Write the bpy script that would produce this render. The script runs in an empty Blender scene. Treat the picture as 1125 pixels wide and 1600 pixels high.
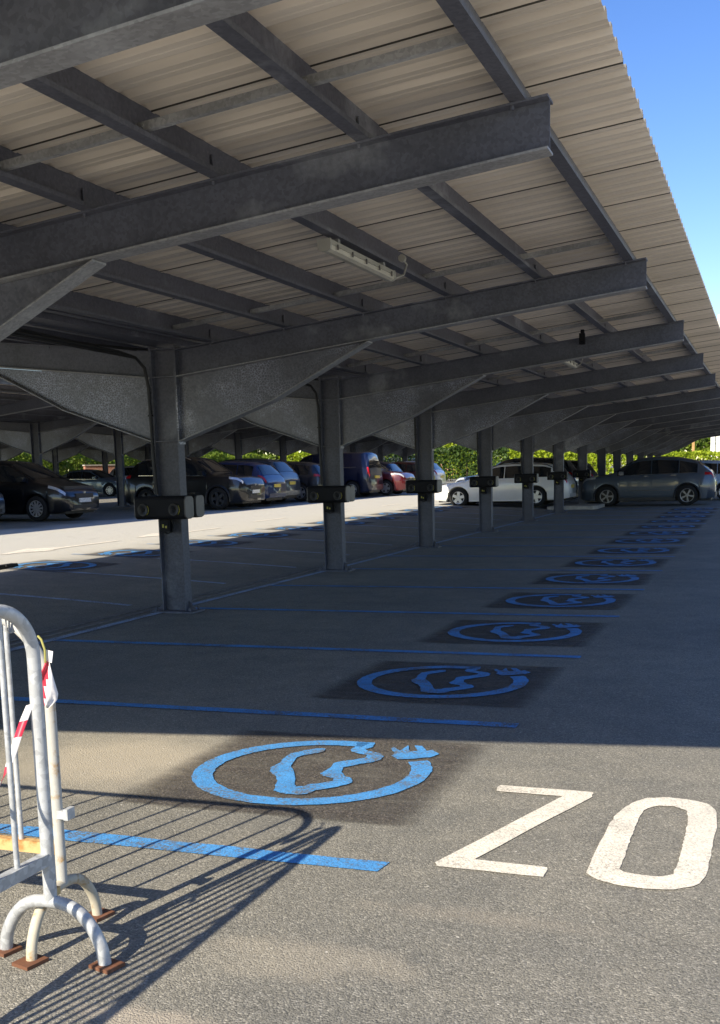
import bpy, math, random
import numpy as np
from mathutils import Vector, Matrix
random.seed(7)
rng = np.random.default_rng(11)
R = math.radians
scene = bpy.context.scene
col = scene.collection

# ------------------------------------------------------------------ helpers
def tag(o, label=None, cat=None, group=None, kind=None):
    if label: o['label'] = label
    if cat: o['category'] = cat
    if group: o['group'] = group
    if kind: o['kind'] = kind
    return o

def empty(name, loc=(0, 0, 0), rz=0.0, label=None, cat=None, group=None):
    o = bpy.data.objects.new(name, None)
    o.empty_display_size = .2
    o.location = loc
    o.rotation_euler = (0, 0, rz)
    col.objects.link(o)
    return tag(o, label, cat, group)

def copy_tree(o, parent=None):
    c = o.copy()
    col.objects.link(c)
    if parent is not None:
        c.parent = parent
    for ch in o.children:
        copy_tree(ch, c)
    return c

class MB:
    def __init__(s):
        s.v, s.f, s.m = [], [], []
    def add(s, vs, fs, mi=0):
        b = len(s.v)
        s.v.extend([tuple(map(float, p)) for p in vs])
        for f in fs:
            s.f.append(tuple(i + b for i in f))
            s.m.append(mi)
        return s
    def box(s, a, b, mi=0):
        x0, y0, z0 = a
        x1, y1, z1 = b
        return s.add([(x0, y0, z0), (x1, y0, z0), (x1, y1, z0), (x0, y1, z0), (x0, y0, z1), (x1, y0, z1), (x1, y1, z1), (x0, y1, z1)],
                     [(0, 3, 2, 1), (4, 5, 6, 7), (0, 1, 5, 4), (1, 2, 6, 5), (2, 3, 7, 6), (3, 0, 4, 7)], mi)
    def obox(s, c, ux, uy, uz, hx, hy, hz, mi=0):
        c, ux, uy, uz = Vector(c), Vector(ux), Vector(uy), Vector(uz)
        vs = [c + ux * hx * a + uy * hy * b + uz * hz * d for a, b, d in
              ((-1, -1, -1), (1, -1, -1), (1, 1, -1), (-1, 1, -1), (-1, -1, 1), (1, -1, 1), (1, 1, 1), (-1, 1, 1))]
        return s.add(vs, [(0, 3, 2, 1), (4, 5, 6, 7), (0, 1, 5, 4), (1, 2, 6, 5), (2, 3, 7, 6), (3, 0, 4, 7)], mi)
    def prism(s, poly, a, b, axis='y', mi=0):
        """extrude a 2D polygon along an axis: 'y' -> poly is (x,z); 'x' -> (y,z); 'z' -> (x,y)"""
        def P(p, t):
            return {'y': (p[0], t, p[1]), 'x': (t, p[0], p[1]), 'z': (p[0], p[1], t)}[axis]
        n = len(poly)
        vs = [P(p, a) for p in poly] + [P(p, b) for p in poly]
        fs = [tuple(range(n))[::-1], tuple(range(n, 2 * n))]
        fs += [(i, (i + 1) % n, n + (i + 1) % n, n + i) for i in range(n)]
        return s.add(vs, fs, mi)
    def tube(s, path, r, n=10, closed=False, mi=0, cap=True):
        path = [Vector(p) for p in path]
        k = len(path)
        rr = r if isinstance(r, (list, tuple)) else [r] * k
        base = len(s.v)
        prev = None
        for i, p in enumerate(path):
            if closed:
                t = path[(i + 1) % k] - path[i - 1]
            else:
                t = path[min(i + 1, k - 1)] - path[max(i - 1, 0)]
            t.normalize()
            if prev is None:
                u = t.cross(Vector((0, 0, 1)))
                if u.length < 1e-3:
                    u = t.cross(Vector((1, 0, 0)))
            else:
                u = prev - t * prev.dot(t)
            u.normalize()
            prev = u
            w = t.cross(u)
            for j in range(n):
                a = 2 * math.pi * j / n
                s.v.append(tuple(p + (u * math.cos(a) + w * math.sin(a)) * rr[i]))
        m = k if closed else k - 1
        for i in range(m):
            for j in range(n):
                a, b = base + i * n + j, base + i * n + (j + 1) % n
                c, d = base + ((i + 1) % k) * n + (j + 1) % n, base + ((i + 1) % k) * n + j
                s.f.append((a, b, c, d)); s.m.append(mi)
        if cap and not closed:
            s.f.append(tuple(base + j for j in range(n))[::-1]); s.m.append(mi)
            s.f.append(tuple(base + (k - 1) * n + j for j in range(n))); s.m.append(mi)
        return s
    def lathe_y(s, prof, n=28, c=(0, 0, 0), mi=0, closed=True):
        """profile of (y, r) turned round the Y axis"""
        base, k = len(s.v), len(prof)
        for i in range(n):
            a = 2 * math.pi * i / n
            for y, r in prof:
                s.v.append((c[0] + r * math.cos(a), c[1] + y, c[2] + r * math.sin(a)))
        for i in range(n):
            for j in range(k if closed else k - 1):
                a = base + i * k + j
                b = base + i * k + (j + 1) % k
                d = base + ((i + 1) % n) * k + j
                e = base + ((i + 1) % n) * k + (j + 1) % k
                s.f.append((a, b, e, d)); s.m.append(mi)
        return s
    def build(s, name, mats, parent=None, smooth=None, loc=None):
        me = bpy.data.meshes.new(name)
        me.from_pydata(s.v, [], s.f)
        mats = mats if isinstance(mats, (list, tuple)) else [mats]
        for m in mats:
            me.materials.append(m)
        if len(mats) > 1:
            me.polygons.foreach_set('material_index', s.m)
        if smooth is not None:
            me.polygons.foreach_set('use_smooth', [True] * len(me.polygons))
            if smooth < 180:
                me.set_sharp_from_angle(angle=R(smooth))
        me.update()
        o = bpy.data.objects.new(name, me)
        col.objects.link(o)
        if parent is not None:
            o.parent = parent
        if loc is not None:
            o.location = loc
        return o

# ------------------------------------------------------------------ materials
class NT:
    def __init__(s, name):
        s.mat = bpy.data.materials.new(name)
        s.mat.use_nodes = True
        s.t = s.mat.node_tree
        s.n = s.t.nodes
        s.bsdf = s.n['Principled BSDF']
        s.out = s.n['Material Output']
    def node(s, typ, **kw):
        n = s.n.new(typ)
        for k, v in kw.items():
            if k in n.inputs:
                n.inputs[k].default_value = v
            else:
                setattr(n, k, v)
        return n
    def link(s, a, b):
        s.t.links.new(a, b)
    def coords(s, obj=False):
        if obj:
            return s.node('ShaderNodeTexCoord').outputs['Object']
        return s.node('ShaderNodeNewGeometry').outputs['Position']
    def noise(s, vec, scale, detail=4.0, rough=.55):
        n = s.node('ShaderNodeTexNoise', Scale=scale, Detail=detail, Roughness=rough)
        s.link(vec, n.inputs['Vector'])
        return n.outputs['Fac']
    def ramp(s, fac, stops):
        r = s.node('ShaderNodeValToRGB')
        el = r.color_ramp.elements
        while len(el) < len(stops):
            el.new(.5)
        for e, (p, c) in zip(el, stops):
            e.position = p
            e.color = (*c, 1) if len(c) == 3 else c
        s.link(fac, r.inputs['Fac'])
        return r.outputs['Color']
    def mix(s, fac, a, b, mode='MIX'):
        m = s.node('ShaderNodeMix', data_type='RGBA', blend_type=mode)
        for sock, val in ((m.inputs[0], fac), (m.inputs[6], a), (m.inputs[7], b)):
            if hasattr(val, 'is_output'):
                s.link(val, sock)
            elif isinstance(val, (int, float)):
                sock.default_value = val
            else:
                sock.default_value = (*val, 1)
        return m.outputs[2]
    def math(s, op, a, b=None, clamp=False):
        m = s.node('ShaderNodeMath', operation=op, use_clamp=clamp)
        for sock, val in zip(m.inputs, (a, b)):
            if val is None:
                continue
            if hasattr(val, 'is_output'):
                s.link(val, sock)
            else:
                sock.default_value = val
        return m.outputs[0]
    def bump(s, h, strength=.4, dist=.004):
        b = s.node('ShaderNodeBump', Strength=strength, Distance=dist)
        s.link(h, b.inputs['Height'])
        s.link(b.outputs['Normal'], s.bsdf.inputs['Normal'])
    def set(s, color=None, rough=.5, metal=0., spec=.5, coat=0.):
        if color is not None:
            if hasattr(color, 'is_output'):
                s.link(color, s.bsdf.inputs['Base Color'])
            else:
                s.bsdf.inputs['Base Color'].default_value = (*color, 1)
        s.bsdf.inputs['Roughness'].default_value = rough
        s.bsdf.inputs['Metallic'].default_value = metal
        s.bsdf.inputs['Specular IOR Level'].default_value = spec
        s.bsdf.inputs['Coat Weight'].default_value = coat
        s.bsdf.inputs['Coat Roughness'].default_value = .06
        return s.mat

def plain(name, color, rough=.5, metal=0., spec=.5, coat=0., var=.12, scale=9.):
    t = NT(name)
    f = t.noise(t.coords(True), scale, 5)
    lo = tuple(c * (1 - var) for c in color)
    hi = tuple(min(1, c * (1 + var)) for c in color)
    return t.set(t.ramp(f, [(.3, lo), (.7, hi)]), rough, metal, spec, coat)

def spot_mask(t, vec, c, rad, soft, nscale=6., namp=.25):
    """round patch with a ragged edge at c on the ground; 1 inside"""
    sub = t.node('ShaderNodeVectorMath', operation='SUBTRACT')
    t.link(vec, sub.inputs[0]); sub.inputs[1].default_value = c
    mul = t.node('ShaderNodeVectorMath', operation='DIVIDE')
    t.link(sub.outputs[0], mul.inputs[0]); mul.inputs[1].default_value = rad
    ln = t.node('ShaderNodeVectorMath', operation='LENGTH')
    t.link(mul.outputs[0], ln.inputs[0])
    n = t.math('MULTIPLY', t.math('SUBTRACT', t.noise(vec, nscale, 6), .5), namp * 4)
    d = t.math('ADD', ln.outputs['Value'], n)
    mr = t.node('ShaderNodeMapRange')
    mr.inputs['From Min'].default_value = 1 + soft
    mr.inputs['From Max'].default_value = 1 - soft
    t.link(d, mr.inputs['Value'])
    return mr.outputs[0]

def aggregate(t, vec, lo, mid, hi, scale=150.):
    v = t.node('ShaderNodeTexVoronoi', Scale=scale, Randomness=1.)
    t.link(vec, v.inputs['Vector'])
    sep = t.node('ShaderNodeSeparateColor')
    t.link(v.outputs['Color'], sep.inputs[0])
    c = t.ramp(sep.outputs[0], [(.05, lo), (.5, mid), (.8, mid), (1., hi)])
    h = t.math('SUBTRACT', 1., v.outputs['Distance'])
    return c, h, sep.outputs[1]

def asphalt_mat():
    t = NT('asphalt')
    P = t.coords()
    c, h, rnd = aggregate(t, P, (.104, .100, .086), (.242, .229, .193), (.50, .47, .40))
    c2, h2, _ = aggregate(t, P, (.118, .112, .096), (.247, .234, .197), (.42, .395, .335), 290.)
    c = t.mix(.4, c, c2)
    big = t.noise(P, .55, 6, .6)
    c = t.mix(1., c, t.ramp(big, [(.3, (.80, .81, .83)), (.7, (1.12, 1.1, 1.06))]), 'MULTIPLY')
    med = t.noise(P, 3.2, 6, .65)
    c = t.mix(1., c, t.ramp(med, [(.3, (.84, .85, .86)), (.68, (1.1, 1.09, 1.06))]), 'MULTIPLY')
    # worn aisle lane, its sunlit brightness painted into the colour as well
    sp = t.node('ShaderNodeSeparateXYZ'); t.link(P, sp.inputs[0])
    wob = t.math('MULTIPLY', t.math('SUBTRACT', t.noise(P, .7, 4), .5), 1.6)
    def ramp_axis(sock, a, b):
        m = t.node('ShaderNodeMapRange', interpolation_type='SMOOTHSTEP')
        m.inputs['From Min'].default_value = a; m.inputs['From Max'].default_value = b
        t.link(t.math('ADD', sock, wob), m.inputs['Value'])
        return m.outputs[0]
    lane = t.math('MAXIMUM', t.math('MULTIPLY', ramp_axis(sp.outputs[0], -3.4, -5.2), ramp_axis(sp.outputs[0], -10.6, -9.2)), t.math('MAXIMUM', ramp_axis(sp.outputs[1], 1.6, -.2), ramp_axis(sp.outputs[0], 7.2, 9.)))  # unseen ground in front and at right also paled, to bounce light upward
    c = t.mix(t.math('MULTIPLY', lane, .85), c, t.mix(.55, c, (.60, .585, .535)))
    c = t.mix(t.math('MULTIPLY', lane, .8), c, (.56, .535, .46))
    beige = (.46, .40, .30)
    c = t.mix(t.math('MULTIPLY', spot_mask(t, P, (4.82, 2.98, 0), (.30, .13, 5), .35, 5., .55), .30), c, beige)  # sandy stain
    c = t.mix(t.math('MULTIPLY', spot_mask(t, P, (2.9, 4.95, 0), (.55, .5, 5), .5, 4., .25), .75), c, beige)  # broad beige patch with a soft edge
    c = t.mix(t.math('MULTIPLY', spot_mask(t, P, (5.25, 3.45, 0), (.35, .05, 5), .6, 9., .6), .22), c, (.42, .36, .27))
    # broken tarmac lip in the near corner
    c = t.mix(t.math('MULTIPLY', spot_mask(t, P, (4.55, 2.50, 0), (.22, .055, 5), .35, 14., .4), .6), c, (.42, .36, .28))
    # oil drips and old dark spots
    c = t.mix(t.math('MULTIPLY', t.ramp(t.noise(P, 1.7, 3, .5), [(.66, (0, 0, 0)), (.8, (1, 1, 1))]), .35), c, (.06, .057, .055))
    cv = t.node('ShaderNodeTexVoronoi', Scale=.42, feature='DISTANCE_TO_EDGE')
    wv = t.node('ShaderNodeVectorMath', operation='ADD')
    nv = t.node('ShaderNodeTexNoise', Scale=1.6, Detail=6.)
    t.link(P, nv.inputs['Vector']); t.link(P, wv.inputs[0])
    sv = t.node('ShaderNodeVectorMath', operation='SCALE'); sv.inputs['Scale'].default_value = .55
    t.link(nv.outputs['Color'], sv.inputs[0]); t.link(sv.outputs[0], wv.inputs[1])
    t.link(wv.outputs[0], cv.inputs['Vector'])
    crack = t.math('MULTIPLY', t.math('LESS_THAN', cv.outputs['Distance'], .0012), t.ramp(t.noise(P, .8, 4), [(.54, (0, 0, 0)), (.62, (1, 1, 1))]))
    c = t.mix(t.math('MULTIPLY', crack, .4), c, (.05, .047, .042))
    # a scatter of pale chips
    v = t.node('ShaderNodeTexVoronoi', Scale=9.)
    t.link(P, v.inputs['Vector'])
    chip = t.math('LESS_THAN', v.outputs['Distance'], .05)
    c = t.mix(t.math('MULTIPLY', chip, .7), c, (.62, .58, .5))
    t.set(c, .88, 0, .3)
    hh = t.math('ADD', t.math('MULTIPLY', h, 1.), t.math('MULTIPLY', h2, .4))
    t.bump(hh, .75, .0045)
    return t.mat

def paint_mat(name, color, wear=.5, dark=(.14, .13, .115)):
    """road paint sunk into the stone texture, rubbed through in places"""
    t = NT(name)
    P = t.coords()
    c, h, rnd = aggregate(t, P, tuple(x * .72 for x in color), color, tuple(min(1, x * 1.16) for x in color))
    n = t.noise(P, 5., 8, .7)
    c = t.mix(1., c, t.ramp(n, [(.32, (.78, .80, .82)), (.62, (1.05, 1.05, 1.05))]), 'MULTIPLY')
    fine = t.noise(P, 70., 3, .7)
    w = t.math('ADD', t.math('MULTIPLY', fine, .6), t.math('MULTIPLY', t.noise(P, 3.1, 6, .7), .55))
    mask = t.ramp(w, [(.66 - wear * .14, (0, 0, 0)), (.74 - wear * .12, (1, 1, 1))])
    c = t.mix(mask, c, dark)
    t.set(c, .75, 0, .35)
    t.bump(h, .55, .0035)
    return t.mat

def patch_mat():
    """thin black sealer under each charging emblem, worn to nothing at its edges"""
    t = NT('black_sealer')
    P, O = t.coords(), t.coords(True)
    c, h, _ = aggregate(t, P, (.040, .036, .033), (.088, .076, .066), (.25, .215, .175))
    t.set(c, .8, 0, .35)
    t.bump(h, .7, .004)
    sep = t.node('ShaderNodeSeparateXYZ')
    t.link(O, sep.inputs[0])
    def edge(s, half, soft):
        a = t.math('ABSOLUTE', s)
        m = t.node('ShaderNodeMapRange')
        m.inputs['From Min'].default_value = half
        m.inputs['From Max'].default_value = half - soft
        t.link(a, m.inputs['Value'])
        return m.outputs[0]
    e = t.math('MULTIPLY', edge(sep.outputs[0], .76, .14), edge(sep.outputs[1], .74, .035))
    mp = t.node('ShaderNodeMapping')
    mp.inputs['Scale'].default_value = (1.2, 5., 1.)
    t.link(P, mp.inputs['Vector'])
    n = t.noise(mp.outputs[0], 2.4, 7, .7)
    a = t.math('MULTIPLY', e, t.math('ADD', t.math('MULTIPLY', n, 1.5), -.16), True)
    t.link(a, t.bsdf.inputs['Alpha'])
    return t.mat

def steel_mat(name, base, rough=.5, metal=.55, blotch=.25, spangle=0.):
    t = NT(name)
    O = t.coords()
    v = t.node('ShaderNodeTexVoronoi', Scale=55.)
    t.link(O, v.inputs['Vector'])
    sep = t.node('ShaderNodeSeparateColor')
    t.link(v.outputs['Color'], sep.inputs[0])
    lo = tuple(c * .86 for c in base)
    hi = tuple(c * 1.16 for c in base)
    c = t.ramp(sep.outputs[0], [(.1, lo), (.9, hi)])
    n = t.noise(O, 1.6, 7, .65)
    c = t.mix(1., c, t.ramp(n, [(.32, (1 - blotch,) * 3), (.68, (1 + blotch,) * 3)]), 'MULTIPLY')
    # white bloom of old zinc, in drifting patches
    b = t.math('MULTIPLY', t.ramp(t.noise(O, .9, 5, .6), [(.60, (0, 0, 0)), (.68, (1, 1, 1))]), t.noise(O, 24., 6, .75))
    c = t.mix(t.math('MULTIPLY', b, .45), c, (.55, .57, .60))
    if spangle:
        vs_ = t.node('ShaderNodeTexVoronoi', Scale=38., feature='DISTANCE_TO_EDGE')
        t.link(O, vs_.inputs['Vector'])
        sp_ = t.ramp(vs_.outputs['Distance'], [(.0, (2.4, 2.45, 2.6)), (.12, (.92, .92, .92)), (1., (.9, .9, .9))])
        where = t.ramp(t.noise(O, 1.1, 4, .6), [(.46, (0, 0, 0)), (.60, (1, 1, 1))])
        c = t.mix(t.math('MULTIPLY', where, spangle), c, t.mix(1., c, sp_, 'MULTIPLY'))
    t.set(c, rough, metal, .5)
    r = t.node('ShaderNodeMapRange')
    r.inputs['To Min'].default_value = rough - .1
    r.inputs['To Max'].default_value = rough + .18
    t.link(n, r.inputs['Value'])
    t.link(r.outputs[0], t.bsdf.inputs['Roughness'])
    return t.mat

def sheet_mat():
    t = NT('roof_sheet_lining')
    P = t.coords()
    sep = t.node('ShaderNodeSeparateXYZ')
    t.link(P, sep.inputs[0])
    fl = t.math('FLOOR', t.math('SUBTRACT', sep.outputs[1], .687))
    wn = t.node('ShaderNodeTexWhiteNoise', noise_dimensions='1D')
    t.link(fl, wn.inputs['W'])
    c = t.ramp(wn.outputs['Value'], [(0., (.70, .62, .52)), (1., (.84, .745, .63))])
    mp = t.node('ShaderNodeMapping')
    mp.inputs['Scale'].default_value = (.35, 6., 1.)
    t.link(P, mp.inputs['Vector'])
    n = t.noise(mp.outputs[0], 2.2, 7, .65)
    c = t.mix(1., c, t.ramp(n, [(.3, (.84, .84, .84)), (.62, (1.03, 1.03, 1.03))]), 'MULTIPLY')
    gb = t.node('ShaderNodeNewGeometry')
    c = t.mix(gb.outputs['Backfacing'], (.16, .165, .17), c)
    t.set(c, .5, 0, .4)
    return t.mat

def leaf_mat(name, a, b, trans=.35):
    t = NT(name)
    g = t.node('ShaderNodeNewGeometry')
    c = t.ramp(g.outputs['Random Per Island'], [(0., a), (.6, tuple((x + y) / 2 for x, y in zip(a, b))), (1., b)])
    n = t.noise(g.outputs['Position'], .8, 3)
    c = t.mix(1., c, t.ramp(n, [(.3, (.7, .75, .7)), (.7, (1.2, 1.15, 1.1))]), 'MULTIPLY')
    t.set(c, .55, 0, .3)
    tr = t.node('ShaderNodeBsdfTranslucent')
    t.link(c, tr.inputs['Color'])
    mx = t.node('ShaderNodeMixShader', Fac=trans)
    t.link(t.bsdf.outputs[0], mx.inputs[1]); t.link(tr.outputs[0], mx.inputs[2])
    t.link(mx.outputs[0], t.out.inputs['Surface'])
    return t.mat

def brick_mat(name, c1, c2, mortar, scale=1.):
    t = NT(name)
    O = t.coords(True)
    mp = t.node('ShaderNodeMapping')
    mp.inputs['Rotation'].default_value = (R(90), 0, 0)
    t.link(O, mp.inputs['Vector'])
    b = t.node('ShaderNodeTexBrick', Scale=scale)
    b.inputs['Color1'].default_value = (*c1, 1)
    b.inputs['Color2'].default_value = (*c2, 1)
    b.inputs['Mortar'].default_value = (*mortar, 1)
    b.inputs['Mortar Size'].default_value = .012
    b.inputs['Brick Width'].default_value = .225
    b.inputs['Row Height'].default_value = .075
    t.link(mp.outputs[0], b.inputs['Vector'])
    return t.set(b.outputs['Color'], .9, 0, .2)

def car_paint(name, color, metal=.25):
    t = NT(name)
    f = t.noise(t.coords(True), 2.5, 3)
    c = t.ramp(f, [(.3, tuple(x * .94 for x in color)), (.7, tuple(min(1, x * 1.05) for x in color))])
    return t.set(c, .32, metal, .5, .9)

M = {}
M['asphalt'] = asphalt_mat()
M['blue'] = paint_mat('blue_road_paint', (.078, .300, .63), .58, (.12, .13, .14))
M['paleblue'] = paint_mat('faded_blue_road_paint', (.36, .47, .62), .6)
M['white'] = paint_mat('white_road_paint', (.80, .73, .60), .18, (.36, .325, .27))
M['patch'] = patch_mat()
M['steel'] = steel_mat('galvanised_steel', (.088, .092, .116), .55, .10)
M['flange'] = steel_mat('light_bottom_flange', (.25, .252, .262), .6, .05, .2)  # bottom flanges lighter than webs and top flanges
M['haunch'] = steel_mat('spangled_zinc', (.128, .134, .160), .40, .30, .18, 1.2)
M['purlin'] = steel_mat('purlin_zinc', (.095, .098, .12), .6, .1, .2)
M['bar'] = steel_mat('bright_zinc', (.27, .27, .27), .6, .1, .35)
M['sheet'] = sheet_mat()
M['lap_shadow'] = plain('painted_lap_shadow', (.10, .092, .08), .9, 0, .1)  # shadow inside the sheet lap gaps, painted as a dark colour
M['channel'] = plain('drain_concrete', (.19, .175, .16), .9, 0, .2, 0, .3, 14)
M['kerb'] = plain('kerb_concrete', (.42, .38, .32), .9, 0, .2, 0, .25, 8)
M['blackplastic'] = plain('black_plastic', (.007, .007, .009), .7, 0, .25, 0, .2)
M['greyplastic'] = plain('grey_plastic', (.12, .112, .108), .5, 0, .5, 0, .15)
M['socket'] = plain('socket_plastic', (.010, .010, .012), .5, 0, .5)
M['yellow'] = plain('yellow_mark', (.40, .36, .05), .5)
M['labelwhite'] = plain('label_white', (.62, .62, .60), .5)
M['whiteplastic'] = plain('white_plastic', (.36, .345, .30), .45, 0, .5, 0, .12, 6)
M['diffuser'] = plain('dusty_diffuser', (.50, .465, .38), .3, 0, .5, 0, .15, 5)
M['cable'] = plain('cable_rubber', (.015, .015, .016), .6)
M['galv'] = steel_mat('barrier_zinc', (.44, .45, .45), .5, .25, .14)
M['oldpaint'] = None
M['rubber'] = plain('tyre_rubber', (.018, .018, .018), .85, 0, .3, 0, .2, 20)
M['tapered'] = plain('tape_red', (.62, .03, .06), .45)
M['tapewhite'] = plain('tape_white', (.78, .75, .74), .45)
M['string'] = plain('string_yellow', (.33, .31, .08), .7)
M['glass'] = NT('car_glass').set((.012, .014, .016), .05, 0, .6, .3)
M['alloy'] = plain('alloy', (.50, .50, .50), .35, .6, .5)
M['midalloy'] = plain('mid_alloy', (.26, .26, .27), .35, .6, .5)
M['darkalloy'] = plain('dark_alloy', (.05, .05, .055), .4, .5)
M['headlamp'] = plain('headlamp_lens', (.55, .58, .60), .08, .3, .8, .6, .25, 14)
M['taillamp'] = plain('taillamp_lens', (.42, .012, .016), .12, 0, .6, .5, .2, 12)
M['trim'] = plain('black_trim', (.02, .02, .022), .5)
M['chrome'] = plain('chrome_trim', (.62, .62, .62), .18, .9)
M['platew'] = plain('plate_white', (.70, .70, .68), .4, 0, .5, 0, .3, 26)
M['platey'] = plain('plate_yellow', (.66, .50, .06), .4, 0, .5, 0, .3, 26)

def rust_mat(name, base, rust, amount):
    t = NT(name)
    P = t.coords()
    n = t.noise(P, 16., 8, .7)
    m = t.ramp(n, [(.60 - amount * .35, (0, 0, 0)), (.72 - amount * .35, (1, 1, 1))])
    b = t.mix(t.noise(P, 40., 4), tuple(x * .85 for x in base), tuple(min(1, x * 1.1) for x in base))
    rr = t.mix(t.noise(P, 60., 5, .7), tuple(x * .6 for x in rust), tuple(x * 1.25 for x in rust))
    return t.set(t.mix(m, b, rr), .78, 0, .3)
M['oldpaint'] = rust_mat('old_cream_paint', (.52, .47, .36), (.42, .27, .12), .22)
M['dullzinc'] = rust_mat('dull_cream_zinc', (.46, .45, .41), (.40, .25, .10), .10)
M['rustrail'] = rust_mat('rusty_orange_rail', (.58, .40, .17), (.45, .22, .07), .35)
M['rust'] = rust_mat('rusty_plate', (.24, .115, .07), (.17, .075, .04), .75)

# ------------------------------------------------------------------ ground
def zg(x):
    u = max(0., -x - .5)
    return .42 * (1 - math.exp(-u / 6.))

mb = MB()
xs = [-420, -200, -90, -60] + list(np.arange(-45, 0.01, .5)) + [2, 4, 6, 8, 12, 25, 60, 160, 420]
ys = [-60, -20, 0, 10, 25, 45, 70, 110, 200, 500]
for y in ys:
    for x in xs:
        mb.v.append((x, y, zg(x)))
nx = len(xs)
for j in range(len(ys) - 1):
    for i in range(nx - 1):
        mb.f.append((j * nx + i, j * nx + i + 1, (j + 1) * nx + i + 1, (j + 1) * nx + i)); mb.m.append(0)
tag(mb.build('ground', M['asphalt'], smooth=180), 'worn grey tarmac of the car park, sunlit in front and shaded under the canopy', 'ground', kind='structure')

def sheet_strip(pts, ragged=.004, lift=.004, step=.22):
    """a flat quad between two long edges, cut into pieces that follow the ground. pts = (x0,y0,x1,y1,width)"""
    x0, y0, x1, y1, w = pts
    d = Vector((x1 - x0, y1 - y0)); L = d.length; d.normalize()
    n = Vector((-d.y, d.x))
    k = max(2, int(L / step))
    m = MB()
    for i in range(k + 1):
        c = Vector((x0, y0)) + d * (L * i / k)
        for s in (-1, 1):
            p = c + n * s * (w / 2 + random.uniform(-ragged, ragged)) + d * random.uniform(-ragged, ragged) * 2
            m.v.append((p.x, p.y, zg(p.x) + lift))
    for i in range(k):
        m.f.append((2 * i, 2 * i + 2, 2 * i + 3, 2 * i + 1)); m.m.append(0)
    return m

BAY = 2.4
ORD = ['first', 'second', 'third', 'fourth', 'fifth', 'sixth', 'seventh', 'eighth', 'ninth', 'tenth', 'eleventh', 'twelfth',
       'thirteenth', 'fourteenth', 'fifteenth', 'sixteenth', 'seventeenth', 'eighteenth', 'nineteenth', 'twentieth']
for k in range(0, 15):
    y = 3.80 + BAY * k
    lab = ('wide blue bay line in full sun, crossed by the barrier shadow' if k == 0 else
           f'blue bay line on the shaded tarmac, {ORD[k-1]} one back from the edge of the shadow')
    m = sheet_strip((-.02, y - .02, 4.787, y, .105 if k else .112), .006)
    tag(m.build('bay_line_marking', M['blue']), lab, 'road marking', 'blue lines between the charging bays', 'structure')
for k in range(2, 16):
    y = 3.80 + BAY * k
    m = sheet_strip((-.70, y, -4.75, y + .03, .10), .006)
    tag(m.build('bay_line_marking', M['paleblue']), f'pale worn bay line left of the column row, {ORD[k-2]} one back from the barrier',
        'road marking', 'pale lines of the bays left of the columns', 'structure')
m = sheet_strip((-.07, 6.4, .00, 37.0, .10), .005, .006, .6)
tag(m.build('row_line_marking', M['paleblue']), 'long pale blue line running past the feet of the column row', 'road marking', None, 'structure')

# drain channel beside the columns
mb = MB()
for x0, x1 in ((-.47, -.40), (-.30, -.235)):
    mb.box((x0, 2.0, .002), (x1, 37., .012))
tag(mb.build('drain_channel', M['channel']), 'pair of flat concrete drain edges along the column row', 'drain', None, 'structure')

# charging emblem
CAR = [(0.111,0.603),(0.136,0.512),(0.109,0.452),(0.142,0.418),(0.206,0.388),(0.254,0.335),(0.26,0.267),(0.226,0.196),(0.187,0.162),(0.128,0.076),(0.148,-0.01),(0.183,-0.068),(0.231,-0.099),(0.259,-0.156),(0.249,-0.213),(0.201,-0.276),(0.142,-0.34),(0.128,-0.396),(0.082,-0.428),(-0.006,-0.42),(-0.05,-0.391),(-0.08,-0.309),(-0.101,-0.23),(-0.144,-0.154),(-0.205,-0.089),(-0.231,-0.018),(-0.228,0.078),(-0.242,0.173),(-0.245,0.273),(-0.196,0.353),(-0.147,0.403),(-0.106,0.413),(-0.086,0.355),(-0.115,0.307),(-0.157,0.26),(-0.181,0.204),(-0.167,0.118),(-0.14,0.03),(-0.083,-0.071),(-0.035,-0.169),(0.001,-0.267),(0.028,-0.301),(0.058,-0.285),(0.079,-0.246),(0.127,-0.212),(0.159,-0.17),(0.15,-0.129),(0.08,-0.095),(0.052,-0.058),(0.062,-0.001),(0.061,0.082),(0.048,0.15),(0.084,0.193),(0.134,0.235),(0.165,0.277),(0.167,0.328),(0.117,0.355),(0.056,0.376),(0.035,0.433),(0.043,0.504),(0.016,0.579)]
PLUG = [(0.288,0.359),(0.344,0.289),(0.427,0.33),(0.497,0.377),(0.52,0.443),(0.464,0.521),(0.437,0.493),(0.388,0.591),(0.341,0.59),(0.395,0.477),(0.354,0.462),(0.308,0.587),(0.3,0.464),(0.246,0.529),(0.24,0.485),(0.291,0.41)]
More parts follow.
